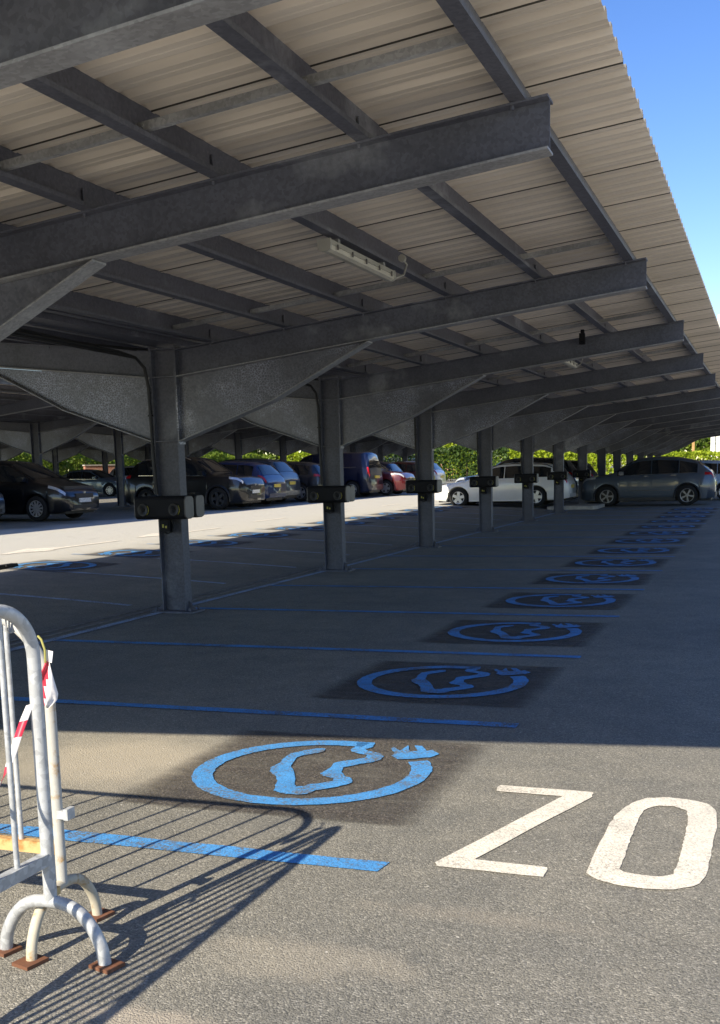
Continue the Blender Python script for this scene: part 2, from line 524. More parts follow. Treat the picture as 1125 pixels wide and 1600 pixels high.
def emblem_meshes():
    p = MB()
    n = 14
    for j in range(n + 1):
        for i in range(n + 1):
            x, y = -.76 + 1.52 * i / n, -.74 + 1.48 * j / n
            p.v.append((x, y, 0))
    for j in range(n):
        for i in range(n):
            a = j * (n + 1) + i
            p.f.append((a, a + 1, a + n + 2, a + n + 1)); p.m.append(0)
    s = MB()
    def refine(poly, k=3):
        out = []
        for i, a in enumerate(poly):
            b = poly[(i + 1) % len(poly)]
            for q in range(k):
                t = q / k
                out.append((a[0] + (b[0] - a[0]) * t + random.uniform(-.004, .004), a[1] + (b[1] - a[1]) * t + random.uniform(-.004, .004)))
        return out
    for poly in (CAR, PLUG):
        r = refine(poly)
        s.add([(x, y, 0) for x, y in r], [tuple(range(len(r)))])
    # ring: from the car's front anticlockwise right round to the plug
    a0, a1, k = R(80), R(360 + 31), 96
    for i in range(k + 1):
        a = a0 + (a1 - a0) * i / k
        for rad in (.495, .598):
            rad += random.uniform(-.004, .004)
            s.v.append((-.012 + math.cos(a) * rad, rad * math.sin(a), 0))
    b = len(s.v) - 2 * (k + 1)
    for i in range(k):
        s.f.append((b + 2 * i, b + 2 * i + 2, b + 2 * i + 3, b + 2 * i + 1)); s.m.append(0)
    return p, s
pm, sm = emblem_meshes()
root = pm.build('charging_emblem_marking', M['patch'])
sym = sm.build('emblem', M['blue'], root)
sym.location = (0, 0, .004)
# triangulate the two concave outlines cleanly
import bmesh
bm = bmesh.new(); bm.from_mesh(sym.data)
bmesh.ops.triangulate(bm, faces=[f for f in bm.faces if len(f.verts) > 4]); bm.to_mesh(sym.data); bm.free()
def place_emblem(o, x, y, rz, label, grp):
    slope = (zg(x + .3) - zg(x - .3)) / .6
    o.location = (x, y, zg(x) + .005)
    o.rotation_euler = (0, -math.atan(slope), rz) if abs(rz) < .1 else (0, math.atan(slope), rz)
    tag(o, label, 'road marking', grp, 'structure')
for k in range(0, 14):
    o = root if k == 0 else copy_tree(root)
    place_emblem(o, 4.02, 5.0 + BAY * k, R(random.uniform(-1.2, 1.2)),
                 'blue electric car emblem on black patch, the only one on the right lying in sun' if k == 0 else
                 f'blue electric car emblem on black patch in shade, {ORD[k-1]} one back from the shadow edge', 'charging emblems right of the columns')
for k in range(3, 14):
    o = copy_tree(root)
    place_emblem(o, -3.85, 6.85 + BAY * k, math.pi + R(random.uniform(-1.5, 1.5)),
                 f'blue charging emblem at the edge of the sunlit lane, {ORD[k-3]} one counted from the black wheel stop', 'charging emblems left of the columns')

# big white letters
ZP = [(4.963,4.949),(4.975,4.985),(5.402,4.978),(5.408,4.905),(5.097,3.976),(5.38,3.964),(5.385,3.862),(4.981,3.865),(4.96,3.899),(5.281,4.878),(4.975,4.882)]
OP = [(5.525,3.946),(5.522,4.035),(5.532,4.509),(5.543,4.685),(5.583,4.848),(5.633,4.938),(5.713,4.982),(5.809,4.977),(5.904,4.935),(5.943,4.834),(5.955,4.626),(5.951,4.379),(5.946,4.155),(5.939,4.007),(5.915,3.93),(5.853,3.872),(5.77,3.848),(5.666,3.85),(5.573,3.888)]
OI = [(5.637,4.007),(5.638,4.129),(5.638,4.359),(5.639,4.652),(5.65,4.775),(5.701,4.846),(5.77,4.857),(5.826,4.802),(5.84,4.669),(5.839,4.348),(5.835,4.124),(5.828,4.018),(5.787,3.978),(5.729,3.981),(5.669,3.987)]
def jag(poly, k=5, a=.003):
    out = []
    for i, p in enumerate(poly):
        q = poly[(i + 1) % len(poly)]
        for s in range(k):
            t = s / k
            out.append((p[0] + (q[0] - p[0]) * t + random.uniform(-a, a), p[1] + (q[1] - p[1]) * t + random.uniform(-a, a)))
    return out
bm = bmesh.new()
bm.faces.new([bm.verts.new((x, y, .0045)) for x, y in jag(ZP)])
bmesh.ops.triangulate(bm, faces=bm.faces[:])
me = bpy.data.meshes.new('letter_marking'); bm.to_mesh(me); bm.free(); me.materials.append(M['white'])
for f in me.polygons:
    if f.normal.z < 0: f.flip()
o = bpy.data.objects.new('letter_marking', me); col.objects.link(o)
tag(o, 'big white letter Z painted on the sunlit tarmac', 'road marking', 'white letters on the tarmac', 'structure')
def arclen(poly, n):
    P = [Vector(p) for p in poly] + [Vector(poly[0])]
    L = [0]
    for a, b in zip(P, P[1:]): L.append(L[-1] + (b - a).length)
    out = []
    for i in range(n):
        s = L[-1] * i / n
        j = max(k for k in range(len(L) - 1) if L[k] <= s)
        out.append(P[j].lerp(P[j + 1], (s - L[j]) / (L[j + 1] - L[j])))
    return out
n = 90
a, b = arclen(OP, n), arclen(OI, n)
# match by angle round the centre so that the band does not twist
cx, cy = 5.739, 4.41
def by_angle(poly, n):
    P = arclen(poly, 900)
    res = []
    for i in range(n):
        t = 2 * math.pi * i / n
        res.append(min(P, key=lambda p: abs((math.atan2((p.y - cy) / 1.0, (p.x - cx) * 2.6) - t + math.pi) % (2 * math.pi) - math.pi)))
    return res
a, b = by_angle(OP, n), by_angle(OI, n)
m = MB()
for p, q in zip(a, b):
    m.v.append((p.x + random.uniform(-.003, .003), p.y + random.uniform(-.003, .003), .0045))
    m.v.append((q.x + random.uniform(-.003, .003), q.y + random.uniform(-.003, .003), .0045))
for i in range(n):
    j = (i + 1) % n
    m.f.append((2 * i, 2 * j, 2 * j + 1, 2 * i + 1)); m.m.append(0)
tag(m.build('letter_marking', M['white']), 'big white letter O painted on the sunlit tarmac right of the Z', 'road marking', 'white letters on the tarmac', 'structure')

# white arrows of the lit lane
def lane_arrow(y0, label):
    m = MB()
    pts = [(-5.80, y0), (-5.66, y0), (-5.70, y0 + .25), (-5.42, y0 + 1.0), (-5.54, y0 + 1.1), (-5.60, y0 + 1.05), (-5.60, y0 + 3.4), (-5.72, y0 + 3.4), (-5.74, y0 + 1.1), (-6.10, y0 + 1.15)]
    r = jag(pts, 4, .004)
    bm = bmesh.new()
    bm.faces.new([bm.verts.new((x, y, zg(x) + .006)) for x, y in r])
    bmesh.ops.triangulate(bm, faces=bm.faces[:])
    me = bpy.data.meshes.new('lane_arrow_marking'); bm.to_mesh(me); bm.free(); me.materials.append(M['white'])
    for f in me.polygons:
        if f.normal.z < 0: f.flip()
    o = bpy.data.objects.new('lane_arrow_marking', me); col.objects.link(o)
    tag(o, label, 'road marking', 'white arrows in the sunlit lane', 'structure')
lane_arrow(15.3, 'white lane arrow on the sunlit lane nearest the barrier')
lane_arrow(19.6, 'white lane arrow on the sunlit lane behind the first column')
for k, y in enumerate((25.5, 30.5, 35.5)):
    m = sheet_strip((-6.0, y, -6.0, y + 2.0, .12), .004, .005)
    tag(m.build('lane_dash_marking', M['white']), f'white dash in the sunlit lane, {ORD[k]} beyond the arrows', 'road marking', 'white dashes in the sunlit lane', 'structure')

# kerbed island at the end of the charging bays
mb = MB()
mb.prism([(-.75, 37.25), (-.65, 37.1), (.78, 37.1), (.88, 37.25), (.88, 69.), (-.75, 69.)], .0, .11, 'z')
tag(mb.build('kerb_island', M['kerb']), 'pale concrete kerb island under the far columns', 'kerb', None, 'structure')

# black wheel stop
mb = MB()
mb.prism([(-.075, 0), (.075, 0), (.055, .055), (-.055, .055)], -.42, .02, 'y')
mb.prism([(-.075, 0), (.075, 0), (.055, .055), (-.055, .055)], .06, .34, 'y')
o = mb.build('wheel_stop', M['rubber'], loc=(-4.28, 13.35, zg(-4.28) + .001)); o.rotation_euler = (0, 0, R(3))
tag(o, 'low black rubber wheel stop in two pieces on the shadow edge', 'wheel stop')

# ------------------------------------------------------------------ canopies
FL = .075
def zb(x): return 2.500 + .1125 * (x - .17)
def zt(x): return 2.787 + .107 * (x - .20)
def zr(x): return zt(x) + .183
def strip(mb, pts, th, y, sgn, mi=0):
    for (xa, za), (xb, zb_) in zip(pts, pts[1:]):
        mb.prism([(sgn * xa, za), (sgn * xb, zb_), (sgn * xb, zb_ + th), (sgn * xa, za + th)], -y, y, 'y', mi)
def rafter_mb(s):
    m = MB()
    m.prism([(s * .159, zb(.159) + .004), (s * 4.95, zb(4.95) + .004), (s * 4.95, zt(4.95)), (s * .159, zt(.159))], -.005, .005, 'y')
    strip(m, [(.159, zb(.159)), (4.952, zb(4.952))], .012, FL, s, 1)
    strip(m, [(.159, zt(.159) - .012), (4.952, zt(4.952) - .012)], .012, FL, s)
    m.box((min(s * .144, s * .159), -.07, 2.42), (max(s * .144, s * .159), .07, 2.83))
    for x in PX:                        # purlin cleats with a bolt under each flange
        m.box((min(s * (x - .030), s * (x - .022)), -.06, zt(x) + .006), (max(s * (x - .030), s * (x - .022)), .06, zt(x) + .125))
        for y in (-.05, .05):
            m.tube([(s * (x - .03), y, zt(x) - .034), (s * (x - .03), y, zt(x) - .012)], .011, 6)
    return m
def haunch_mb(s):
    m = MB()
    low = [(.159, 1.84), (1.25, 2.215), (2.30, zb(2.30) - .004)]
    m.prism([(s * x, z) for x, z in [(.159, zb(.159) - .004)] + low], -.006, .006, 'y')
    strip(m, [(a, b - .012) for a, b in low], .012, FL, s, 1)
    m.box((min(s * .144, s * .159), -.068, 1.80), (max(s * .144, s * .159), .068, 2.415))
    for z in (1.95, 2.12, 2.30):
        for y in (-.045, .045):
            m.tube([(s * .159, y, z), (s * .178, y, z)], .013, 6)
    return m
def column_mb():
    m = MB()
    for s in (-1, 1):
        m.box((min(s * .130, s * .143), -.07, .02), (max(s * .130, s * .143), .07, 2.80))
    m.box((-.130, -.005, .02), (.130, .005, 2.80))
    for z in (1.83, 2.50, 2.785):
        m.box((-.129, -.067, z), (.129, .067, z + .013))
    return m
def base_mb():
    m = MB()
    m.box((-.26, -.14, -.03), (.26, .14, .019))
    for s in (-1, 1):
        m.prism([(s * .144, .02), (s * .24, .02), (s * .144, .13)], -.006, .006, 'y')
        for y in (-.10, .10):
            m.tube([(s * .205, y, .019), (s * .205, y, .06)], .014, 6)
    return m
PX = [.60, 1.43, 2.28, 3.12, 3.98, 4.80]
def purlin_mb(x, s, y0, y1):
    z = zt(x) + .001
    pr = [(-.042, 0), (.042, 0), (.042, .026), (.038, .026), (.038, .004), (-.038, .004), (-.038, .18), (-.110, .18), (-.110, .16), (-.114, .16), (-.114, .1835), (-.042, .1835)]
    m = MB()
    m.prism([(s * (x + a), z + b) for a, b in pr], y0, y1, 'y')
    return m
def sheet_mb(s, y0, y1):
    m = MB()
    prof = [(0, 0), (.001, .020), (.010, .020), (.011, -.005), (.040, -.005), (.041, 0), (.057, .003), (.066, .003), (.070, 0), (.105, 0), (.120, .029), (.170, .029), (.198, 0)]
    prof2 = [(0, 0), (.040, 0), (.045, .003), (.056, .003), (.061, 0), (.105, 0), (.120, .029), (.170, .029), (.198, 0)]
    ys = []
    k = 0
    y = y0
    while y < y1 - .01:
        for pi, (dy, dz) in enumerate(prof if k % 5 == 0 else prof2):
            ys.append((y + dy, dz, k % 5 == 0 and pi < 3))
        y += .2; k += 1
    ys.append((y, 0, False))
    xa, xb = .13, 5.268
    xm = [xa, 1.4, 2.7, 4.0, xb]
    for yy, dz, _ in ys:
        for x in xm:
            m.v.append((s * x, yy, zr(x) + .002 + dz))
    n = len(xm)
    for j in range(len(ys) - 1):
        for i in range(n - 1):
            q = (j * n + i, j * n + i + 1, (j + 1) * n + i + 1, (j + 1) * n + i)
            m.f.append(q if s > 0 else q[::-1]); m.m.append(1 if ys[j][2] else 0)
    return m
def sag_mb(a, b):
    m = MB()
    a, b = a - .03, b - .03
    za, zb_ = zt(a) + .065, zt(b) + .065
    m.prism([(a + .004, za - .02), (b - .005, zb_ - .02), (b - .005, zb_ + .02), (a + .004, za + .02)], -.002, .002, 'y')
    m.prism([(a + .004, za - .02), (b - .005, zb_ - .02), (b - .005, zb_ - .016), (a + .004, za - .016)], .002, .04, 'y')
    m.tube([(a + .03, -.014, za + .004), (a + .03, .004, za + .004)], .010, 6)
    return m
meshes = {}
def part(key, fn, name, mat, parent, loc=(0, 0, 0)):
    if key not in meshes:
        o = fn().build(name, mat, parent)
        meshes[key] = o.data
    else:
        o = bpy.data.objects.new(name, meshes[key])
        col.objects.link(o); o.parent = parent
    o.location = loc
    return o
def canopy(x, z, frames, y0, y1, label, near):
    root = empty('parking_canopy', (x, 0, z), 0, label, 'canopy', 'parking canopies')
    for y in frames:
        c = part('column', column_mb, 'column', M['steel'], root, (0, y, 0))
        part('base', base_mb, 'base_plate', M['steel'], c)
        for s in (1, -1):
            r = part(('rafter', s), lambda: rafter_mb(s), 'rafter', [M['steel'], M['flange']], root, (0, y, 0))
            part(('haunch', s), lambda: haunch_mb(s), 'haunch', [M['haunch'], M['flange']], r)
    for s in (1, -1):
        for q in PX:
            part(('purlin', q, s, y0, y1), lambda: purlin_mb(q, s, y0 + .34, y1 - .2), 'purlin', M['purlin'], root)
        part(('sheet', s, y0, y1), lambda: sheet_mb(s, y0, y1), 'roof_sheet', [M['sheet'], M['lap_shadow']], root)
    g = MB()
    g.prism([(-.16, 2.835), (.16, 2.835), (.16, 2.97), (.155, 2.97), (.155, 2.84), (-.155, 2.84), (-.155, 2.97), (-.16, 2.97)], y0 + .34, y1, 'y')
    for sx in (-.34, .34):
        g.prism([(sx - .04, 2.86), (sx + .04, 2.86), (sx + .04, 2.88), (sx - .04, 2.88)], y0 + .34, y1, 'y')
    g.build('gutter', M['purlin'], root)
    if near:
        ymid = [(a + b) / 2 for a, b in zip(frames, frames[1:])]
        for yi, y in enumerate(ymid[:12]):
            for a, b in zip(PX, PX[1:]):
                yy = frames[yi + 1] - .84
                part(('sag', a), lambda: sag_mb(a, b), 'sag_bar', M['bar'], root, (0, yy, 0))
        # cable run under the gutter, dropping down every column
        for y in frames:
            cb = MB()
            for d in (0., .022):
                pts = [(-.24 - d, y - 2.35, 2.765 - d), (-.24 - d, y - 1.2, 2.75 - d), (-.24 - d, y - .55, 2.74 - d), (-.205, y - .26, 2.70), (-.175 - d * .3, y - .13, 2.60), (-.165 - d * .3, y - .085, 2.40), (-.16, y - .08, 1.75), (-.13 - d, y - .085, 1.28)]
                cb.tube(pts, .016, 7)
            for zz in (2.1, 1.55, 1.38):
                cb.box((-.185, y - .105, zz), (-.135, y - .07, zz + .02))
            for k in range(2):
                cb.tube([(-.30 + .07 * k, y - 2.4, 2.80), (-.31 + .07 * k, y - 1.2, 2.775 - .015 * k), (-.30 + .07 * k, y, 2.80), (-.3 + .07 * k, y + 2.4, 2.80)], .012, 6)
            cb.build('cable', M['cable'], root, 60)
    return root
near_frames = [3.48] + [5.878 + 4.8 * k for k in range(14)]
XC = .09
Y_FRONT = 1.187
canopy(XC, 0, near_frames, Y_FRONT, 69.0, 'nearest steel parking canopy, its ribbed roof spread over the blue charging bays', True)
X2, Z2 = -15.5, zg(-15.5)
canopy(X2, Z2, [5.93 + 4.8 * j for j in range(2, 14)], 14.0, 70.0, 'middle parking canopy across the sunlit lane, over the black hatchback and blue van', False)
X3, Z3 = -29.7, zg(-29.7)
canopy(X3, Z3, [22.4 + 4.8 * j for j in range(0, 10)], 21.0, 67.0, 'far parking canopy over the silver saloon, before the hedge', False)

# ------------------------------------------------------------------ chargers on the columns
def rounded(yc, zc, hy, hz, n=8):
    out = []
    r = min(hy, hz) * .5
    for (sy, sz, a0) in ((1, 1, 0), (-1, 1, 90), (-1, -1, 180), (1, -1, 270)):
        for i in range(n + 1):
            a = R(a0 + 90 * i / n)
            out.append((yc + sy * (hy - r) + r * math.cos(a), zc + sz * (hz - r) + r * math.sin(a)))
    return out
def make_charger():
    root = empty('charging_unit', (0, 0, 0))
    for s, nm in ((-1, 'front'), (1, 'back')):
        yc = s * .175
        dx = -.06 if s > 0 else 0.
        b = MB(); b.prism(rounded(yc, 1.14, .10, .122), -.30 + dx, .285 + dx, 'x')
        b.box((-.10, min(s * .071, s * .09), 1.06), (.10, max(s * .071, s * .09), 1.22))
        body = b.build('housing', M['blackplastic'], root, 40)
        for xa, xb in ((-.315 + dx, -.300 + dx), (.285 + dx, .302 + dx)):
            c = MB()
            c.prism(rounded(yc, 1.14, .092, .114), xa, xb, 'x')
            c.build('end_cap', M['greyplastic'], root, 40)
        for x in (-.20 + dx, .17 + dx):
            q = MB()
            yo = yc + s * .098
            q.lathe_y([(0, .02), (s * .018, .05), (s * .018, .062), (0, .068)], 18, (x, yo, 1.12))
            sk = q.build('socket', M['socket'], root, 40)
            y_ = MB()
            arc = [(x + .07 * math.cos(R(a)), yo + s * .012, 1.12 + .07 * math.sin(R(a))) for a in range(-45, 50, 12)]
            y_.tube(arc, .0035, 5)
            y_.build('arc_mark', M['yellow'], sk)
            l = MB()
            l.box((x - .035, min(yo - s * .03, yo - s * .012), 1.215), (x + .035, max(yo - s * .03, yo - s * .012), 1.228))
            l.build('label_plate', M['labelwhite'], root)
    d = MB(); d.box((-.09, -.135, .88), (.03, -.071, 1.012)); d.box((-.078, -.143, .895), (.018, -.135, .99))
    d.build('isolator_box', M['blackplastic'], root)
    d = MB(); d.box((-.055, -.147, .925), (-.035, -.143, .96)); d.box((-.02, -.147, .92), (.0, -.143, .945))
    d.build('warning_mark', M['yellow'], root)
    d = MB(); d.tube([(.03, -.10, 1.02), (.06, -.10, .95), (.04, -.10, .88), (-.02, -.10, .86), (-.06, -.10, .88)], .008, 6)
    d.build('cable', M['cable'], root, 60)
    return root
ch = make_charger()
where = ['nearest column, the largest in view', 'second column from the barrier', 'third column, before the red car', 'fourth column, before the white estate car\'s wheel',
         'fifth column, before the white estate car\'s doors', 'sixth column, by the white estate car\'s tail', 'column between white estate and grey crossover']
for j in range(7):
    o = ch if j == 0 else copy_tree(ch)
    o.location = (XC, 10.678 + 4.8 * j, 0)
    tag(o, 'black twin charging unit clamped to the ' + where[j], 'car charger', 'charging units on the columns')

# strip lights and a sensor under the roof
def make_light():
    root = empty('strip_light', (0, 0, 0))
    b = MB(); b.prism([(-.052, 0), (.052, 0), (.046, .036), (-.046, .036)], -.70, .70, 'y'); b.build('housing', M['whiteplastic'], root)
    d = MB(); d.prism([(-.050, -.002), (-.044, -.030), (-.02, -.044), (.02, -.044), (.044, -.030), (.050, -.002)], -.70, .70, 'y'); d.build('diffuser', M['diffuser'], root)
    for s in (-1, 1):
        e = MB()
        e.prism([(-.052, .0), (-.046, -.032), (-.02, -.047), (.02, -.047), (.046, -.032), (.052, .0), (.048, .040), (-.048, .040)], min(s * .70, s * .725), max(s * .70, s * .725), 'y')
        e.build('end_cap', M['whiteplastic'], root)
    for y in (-.6, -.3, 0, .3, .6):
        for sx in (.054,):
            c = MB(); c.box((sx, y - .007, -.022), (sx + .009, y + .007, .014)); c.build('clip', M['greyplastic'], root)
    w = MB(); w.tube([(.0, .72, .0), (.02, .82, .0), (.07, .88, .03), (.11, .84, .10), (.10, .76, .13)], .009, 6); w.build('cable', M['whiteplastic'], root, 60)
    k = MB(); k.lathe_y([(-.02, .0), (-.02, .03), (.02, .03), (.02, 0)], 10, (.1, .75, .135)); k.build('gland', M['whiteplastic'], root, 50)
    for y in (-.5, .5):
        br = MB(); br.box((-.03, y - .02, .035), (.03, y + .02, .075)); br.build('bracket', M['bar'], root)
    return root
lt = make_light()
zl = zt(3.12) - .070
for k, (y, lab) in enumerate(((8.18, 'long dusty strip light nearest the viewer under the roof'), (17.5, 'small looking strip light under the roof past the third rafter tip'), (27.1, 'farthest small strip light under the canopy roof'))):
    o = lt if k == 0 else copy_tree(lt)
    o.location = (3.12 + XC - .02, y, zl)
    tag(o, lab, 'light', 'strip lights under the roof')
mb = MB(); mb.box((-.035, -.05, -.08), (.035, .03, .06)); mb.box((-.02, -.02, .06), (.02, .06, .11)); mb.lathe_y([(-.07, .0), (-.07, .018), (-.05, .022), (-.05, 0)], 10, (0, 0, -.05))
o = mb.build('motion_sensor', M['blackplastic'], loc=(3.75, 15.36, 3.14))
tag(o, 'small black sensor fixed to a rafter under the roof', 'sensor')

# ------------------------------------------------------------------ crowd barriers
def arc_pts(c, r, a0, a1, n, u, w):
    return [Vector(c) + Vector(u) * r * math.cos(a0 + (a1 - a0) * i / n) + Vector(w) * r * math.sin(a0 + (a1 - a0) * i / n) for i in range(n + 1)]
def barrier(base, d, L, ztop, zrail, rad, pr, mats, label, bar_gap, square):
    """base: end post foot; d: horizontal run direction"""
    root = empty('crowd_barrier', (base[0], base[1], 0), 0, label, 'barrier', 'crowd barriers')
    d = Vector((d[0], d[1], 0)).normalized(); Z = Vector((0, 0, 1)); side = Vector((-d.y, d.x, 0))
    O = Vector((0, 0, 0))
    z0 = .19
    path = [O + Z * z0, O + Z * .5, O + Z * .8]
    path += arc_pts(O + d * rad + Z * (ztop - rad), rad, math.pi, math.pi / 2, 12, d, Z)
    path += [O + d * (L * .33) + Z * ztop, O + d * (L * .66) + Z * ztop]
    path += arc_pts(O + d * (L - rad) + Z * (ztop - rad), rad, math.pi / 2, 0, 12, d, Z)
    path += [O + d * L + Z * .8, O + d * L + Z * z0]
    m = MB(); m.tube(path, pr, 16); m.build('frame', mats[0], root, 60)
    m = MB()
    h = .019
    m.obox(O + d * (L / 2) + Z * zrail, d, side, Z, L / 2 - pr * .6, h * .8, h)
    m.build('bottom_rail', mats[1], root)
    nb = int((L - .1) / bar_gap)
    for i in range(nb):
        x = bar_gap * (i + 1)
        if x > L - .06: break
        zt_ = ztop - .01 if x > rad else ztop - rad + math.sqrt(max(0, rad * rad - (rad - x) ** 2))
        if x > L - rad: zt_ = ztop - rad + math.sqrt(max(0, rad * rad - (x - L + rad) ** 2))
        b = MB(); b.tube([O + d * x + Z * (zrail + .012), O + d * x + Z * zt_], .0085, 8); b.build('bar', mats[3], root, 60)
    for x in (0., L):
        f = MB()
        sp, hh = .185, .195
        pts = [side * -sp + Z * .006, side * -(sp - .012) + Z * .07, side * -(sp - .05) + Z * .135, side * -(sp - .105) + Z * .178, Z * (hh - .005), side * (sp - .105) + Z * .178, side * (sp - .05) + Z * .135, side * (sp - .012) + Z * .07, side * sp + Z * .006]
        # smooth it
        P = [pts[0]]
        for i in range(len(pts) - 1):
            p0, p1, p2, p3 = pts[max(i - 1, 0)], pts[i], pts[i + 1], pts[min(i + 2, len(pts) - 1)]
            for t in (.25, .5, .75, 1.):
                P.append(.5 * ((2 * p1) + (p2 - p0) * t + (2 * p0 - 5 * p1 + 4 * p2 - p3) * t * t + (3 * p1 - p0 - 3 * p2 + p3) * t ** 3))
        f.tube([O + d * x + p for p in P], pr * .98, 14)
        foot = f.build('foot', mats[2], root, 60)
        for s in (-1, 1):
            q = MB()
            c = O + d * x + side * (s * (sp + .006)) + Z * .007
            q.obox(c, (side + d * .25).normalized(), (d - side * .25).normalized(), Z, .042, .036, .0055)
            q.build('foot_plate', M['rust'], foot)
    return root
SUNH = (.355, 1.385)
BA = barrier((4.058, 2.755), (-.02, -1.), 2.15, 1.115, .330, .16, .0205, (M['galv'], M['galv'], M['galv'], M['galv']),
             'bright galvanised crowd barrier end with white arched foot, nearest the viewer', .145, False)
BB = barrier((4.003, 2.895), (-1., -.005), 2.2, 1.07, .308, .25, .0175, (M['dullzinc'], M['rustrail'], M['oldpaint'], M['galv']),
             'older crowd barrier with rusty orange bottom rail behind the bright one', .146, True)
# coupling hook of the second barrier
hk = MB(); hk.obox((.022, 0, .425), (1, 0, 0), (0, 1, 0), (0, 0, 1), .022, .016, .013); hk.obox((.046, -.004, .430), (1, 0, 0), (0, 1, 0), (0, 0, 1), .008, .02, .018)
hk.build('coupling_hook', M['galv'], BB)
hk = MB(); hk.obox((0, .024, .215), (1, 0, 0), (0, 1, 0), (0, 0, 1), .012, .012, .012); hk.build('bolt', M['rustrail'], BA)

def ribbon(name, pts, width, wdirs, label, seg):
    m = MB()
    n = len(pts)
    for i, p in enumerate(pts):
        w = Vector(wdirs[i]).normalized() * width / 2
        p = Vector(p)
        m.v.append(tuple(p - w)); m.v.append(tuple(p + w))
    for i in range(n - 1):
        m.f.append((2 * i, 2 * i + 1, 2 * i + 3, 2 * i + 2)); m.m.append(seg[i])
    o = m.build(name, [M['tapered'], M['tapewhite']], smooth=180)
    s = o.modifiers.new('thickness', 'SOLIDIFY'); s.thickness = .0008
    tag(o, label, 'tape', 'red and white tape on the barriers')
    return o
# flag of tape hanging from the post top
m = MB()
hx, hy = .80, .60
grid = []
rows = [(.0, .004, .010), (.12, -.004, .020), (.25, -.014, .034), (.40, -.022, .046), (.55, -.026, .055), (.70, -.024, .058), (.82, -.018, .048), (.92, -.012, .026), (1., -.008, .006)]
for t, left, wd_ in rows:
    for i in range(7):
        u = i / 6
        a = left + wd_ * u
        rip = .006 * math.sin(u * 7 + t * 6)
        grid.append((4.028 + hx * a + .6 * rip, 2.848 + hy * a - .8 * rip, .930 - .142 * t - .012 * u * t))
m.v = grid
for j in range(len(rows) - 1):
    for i in range(6):
        m.f.append((j * 7 + i, j * 7 + i + 1, (j + 1) * 7 + i + 1, (j + 1) * 7 + i)); m.m.append(0 if i + j * .62 < 4.4 else 1)
o = m.build('barrier_tape', [M['tapered'], M['tapewhite']], smooth=180)
s = o.modifiers.new('thickness', 'SOLIDIFY'); s.thickness = .0008
tag(o, 'torn flag of red and white tape knotted near the top of the barrier post', 'tape', 'red and white tape on the barriers')
k = MB(); k.tube([(4.005, 2.855, 1.005), (4.020, 2.85, .995), (4.034, 2.845, .965), (4.033, 2.845, .925)], .004, 6); k.build('yellow_string', M['string'], o, 60)
k = MB(); k.obox((4.040, 2.855, .943), (.9, .1, -.2), (0, 1, 0), (.2, 0, 1), .013, .001, .018); k.build('loose_end', M['tapewhite'], o)
tp = [(4.043, 2.742, .815), (4.036, 2.715, .77), (4.030, 2.690, .725), (4.026, 2.668, .685), (4.022, 2.650, .65), (4.020, 2.630, .622), (4.020, 2.605, .60), (4.022, 2.575, .588), (4.024, 2.54, .585), (4.026, 2.49, .60), (4.028, 2.42, .63)]
wd = [(1, .3, .3), (1, .4, .2), (1, .2, .2), (.9, .5, .2), (.8, .5, .5), (.5, .2, .9), (.3, .3, 1), (.1, .4, 1), (0, .3, 1), (0, .3, 1), (0, .3, 1)]
ribbon('barrier_tape', tp, .026, wd, 'loop of red and white tape sagging behind the lower barrier bars', [1, 0, 1, 1, 0, 0, 1, 0, 0, 1])
# frayed wire tie under the top bend
m = MB()
for q in range(3):
    m.tube([(4.045 + .004 * q, 2.655 + .01 * q, 1.085), (4.05, 2.648 + .012 * q, 1.055 - .006 * q), (4.052, 2.660 + .01 * q, 1.045), (4.05, 2.672, 1.062 + .003 * q)], .0028, 5)
tag(m.build('wire_tie', M['bar'], smooth=60), 'frayed end of wire tied under the bend of the bright barrier', 'wire')

# ------------------------------------------------------------------ cars
TOP = {
 'hatch':  [(0,.40),(.015,.49),(.06,.555),(.25,.655),(.43,.95),(.50,.985),(.62,1.),(.82,.965),(.90,.91),(.965,.66),(.99,.60),(1,.46)],
 'mpv':    [(0,.38),(.015,.47),(.06,.55),(.21,.66),(.41,.95),(.49,.985),(.62,1.),(.84,.965),(.91,.91),(.975,.64),(.99,.58),(1,.44)],
 'suv':    [(0,.42),(.012,.53),(.05,.60),(.25,.665),(.40,.945),(.47,.985),(.60,1.),(.82,.965),(.90,.92),(.965,.67),(.99,.61),(1,.46)],
 'coupe':  [(0,.44),(.012,.54),(.04,.60),(.23,.675),(.40,.945),(.47,.985),(.58,1.),(.74,.975),(.87,.895),(.945,.74),(.985,.67),(1,.48)],
 'estate': [(0,.38),(.015,.47),(.06,.53),(.26,.635),(.43,.945),(.50,.985),(.62,1.),(.82,.97),(.91,.90),(.965,.68),(.99,.61),(1,.45)],
 'saloon': [(0,.40),(.015,.48),(.06,.54),(.28,.65),(.44,.95),(.52,.99),(.60,1.),(.69,.975),(.85,.755),(.96,.715),(.985,.64),(1,.48)],
 'van':    [(0,.36),(.012,.44),(.05,.50),(.17,.575),(.31,.92),(.38,.975),(.55,1.),(.93,.985),(.965,.95),(.985,.52),(.995,.46),(1,.36)],
}
PLAN = [(0, .74), (.012, .84), (.04, .92), (.10, .975), (.2, 1.), (.8, 1.), (.92, .97), (.97, .93), (.99, .88), (1, .82)]
def lerp_tab(tab, x):
    return float(np.interp(x, [a for a, _ in tab], [b for _, b in tab]))
def smooth_tab(tab, x, r=.012):
    return sum(lerp_tab(tab, x + d * r) for d in (-1, -.5, 0, .5, 1)) / 5
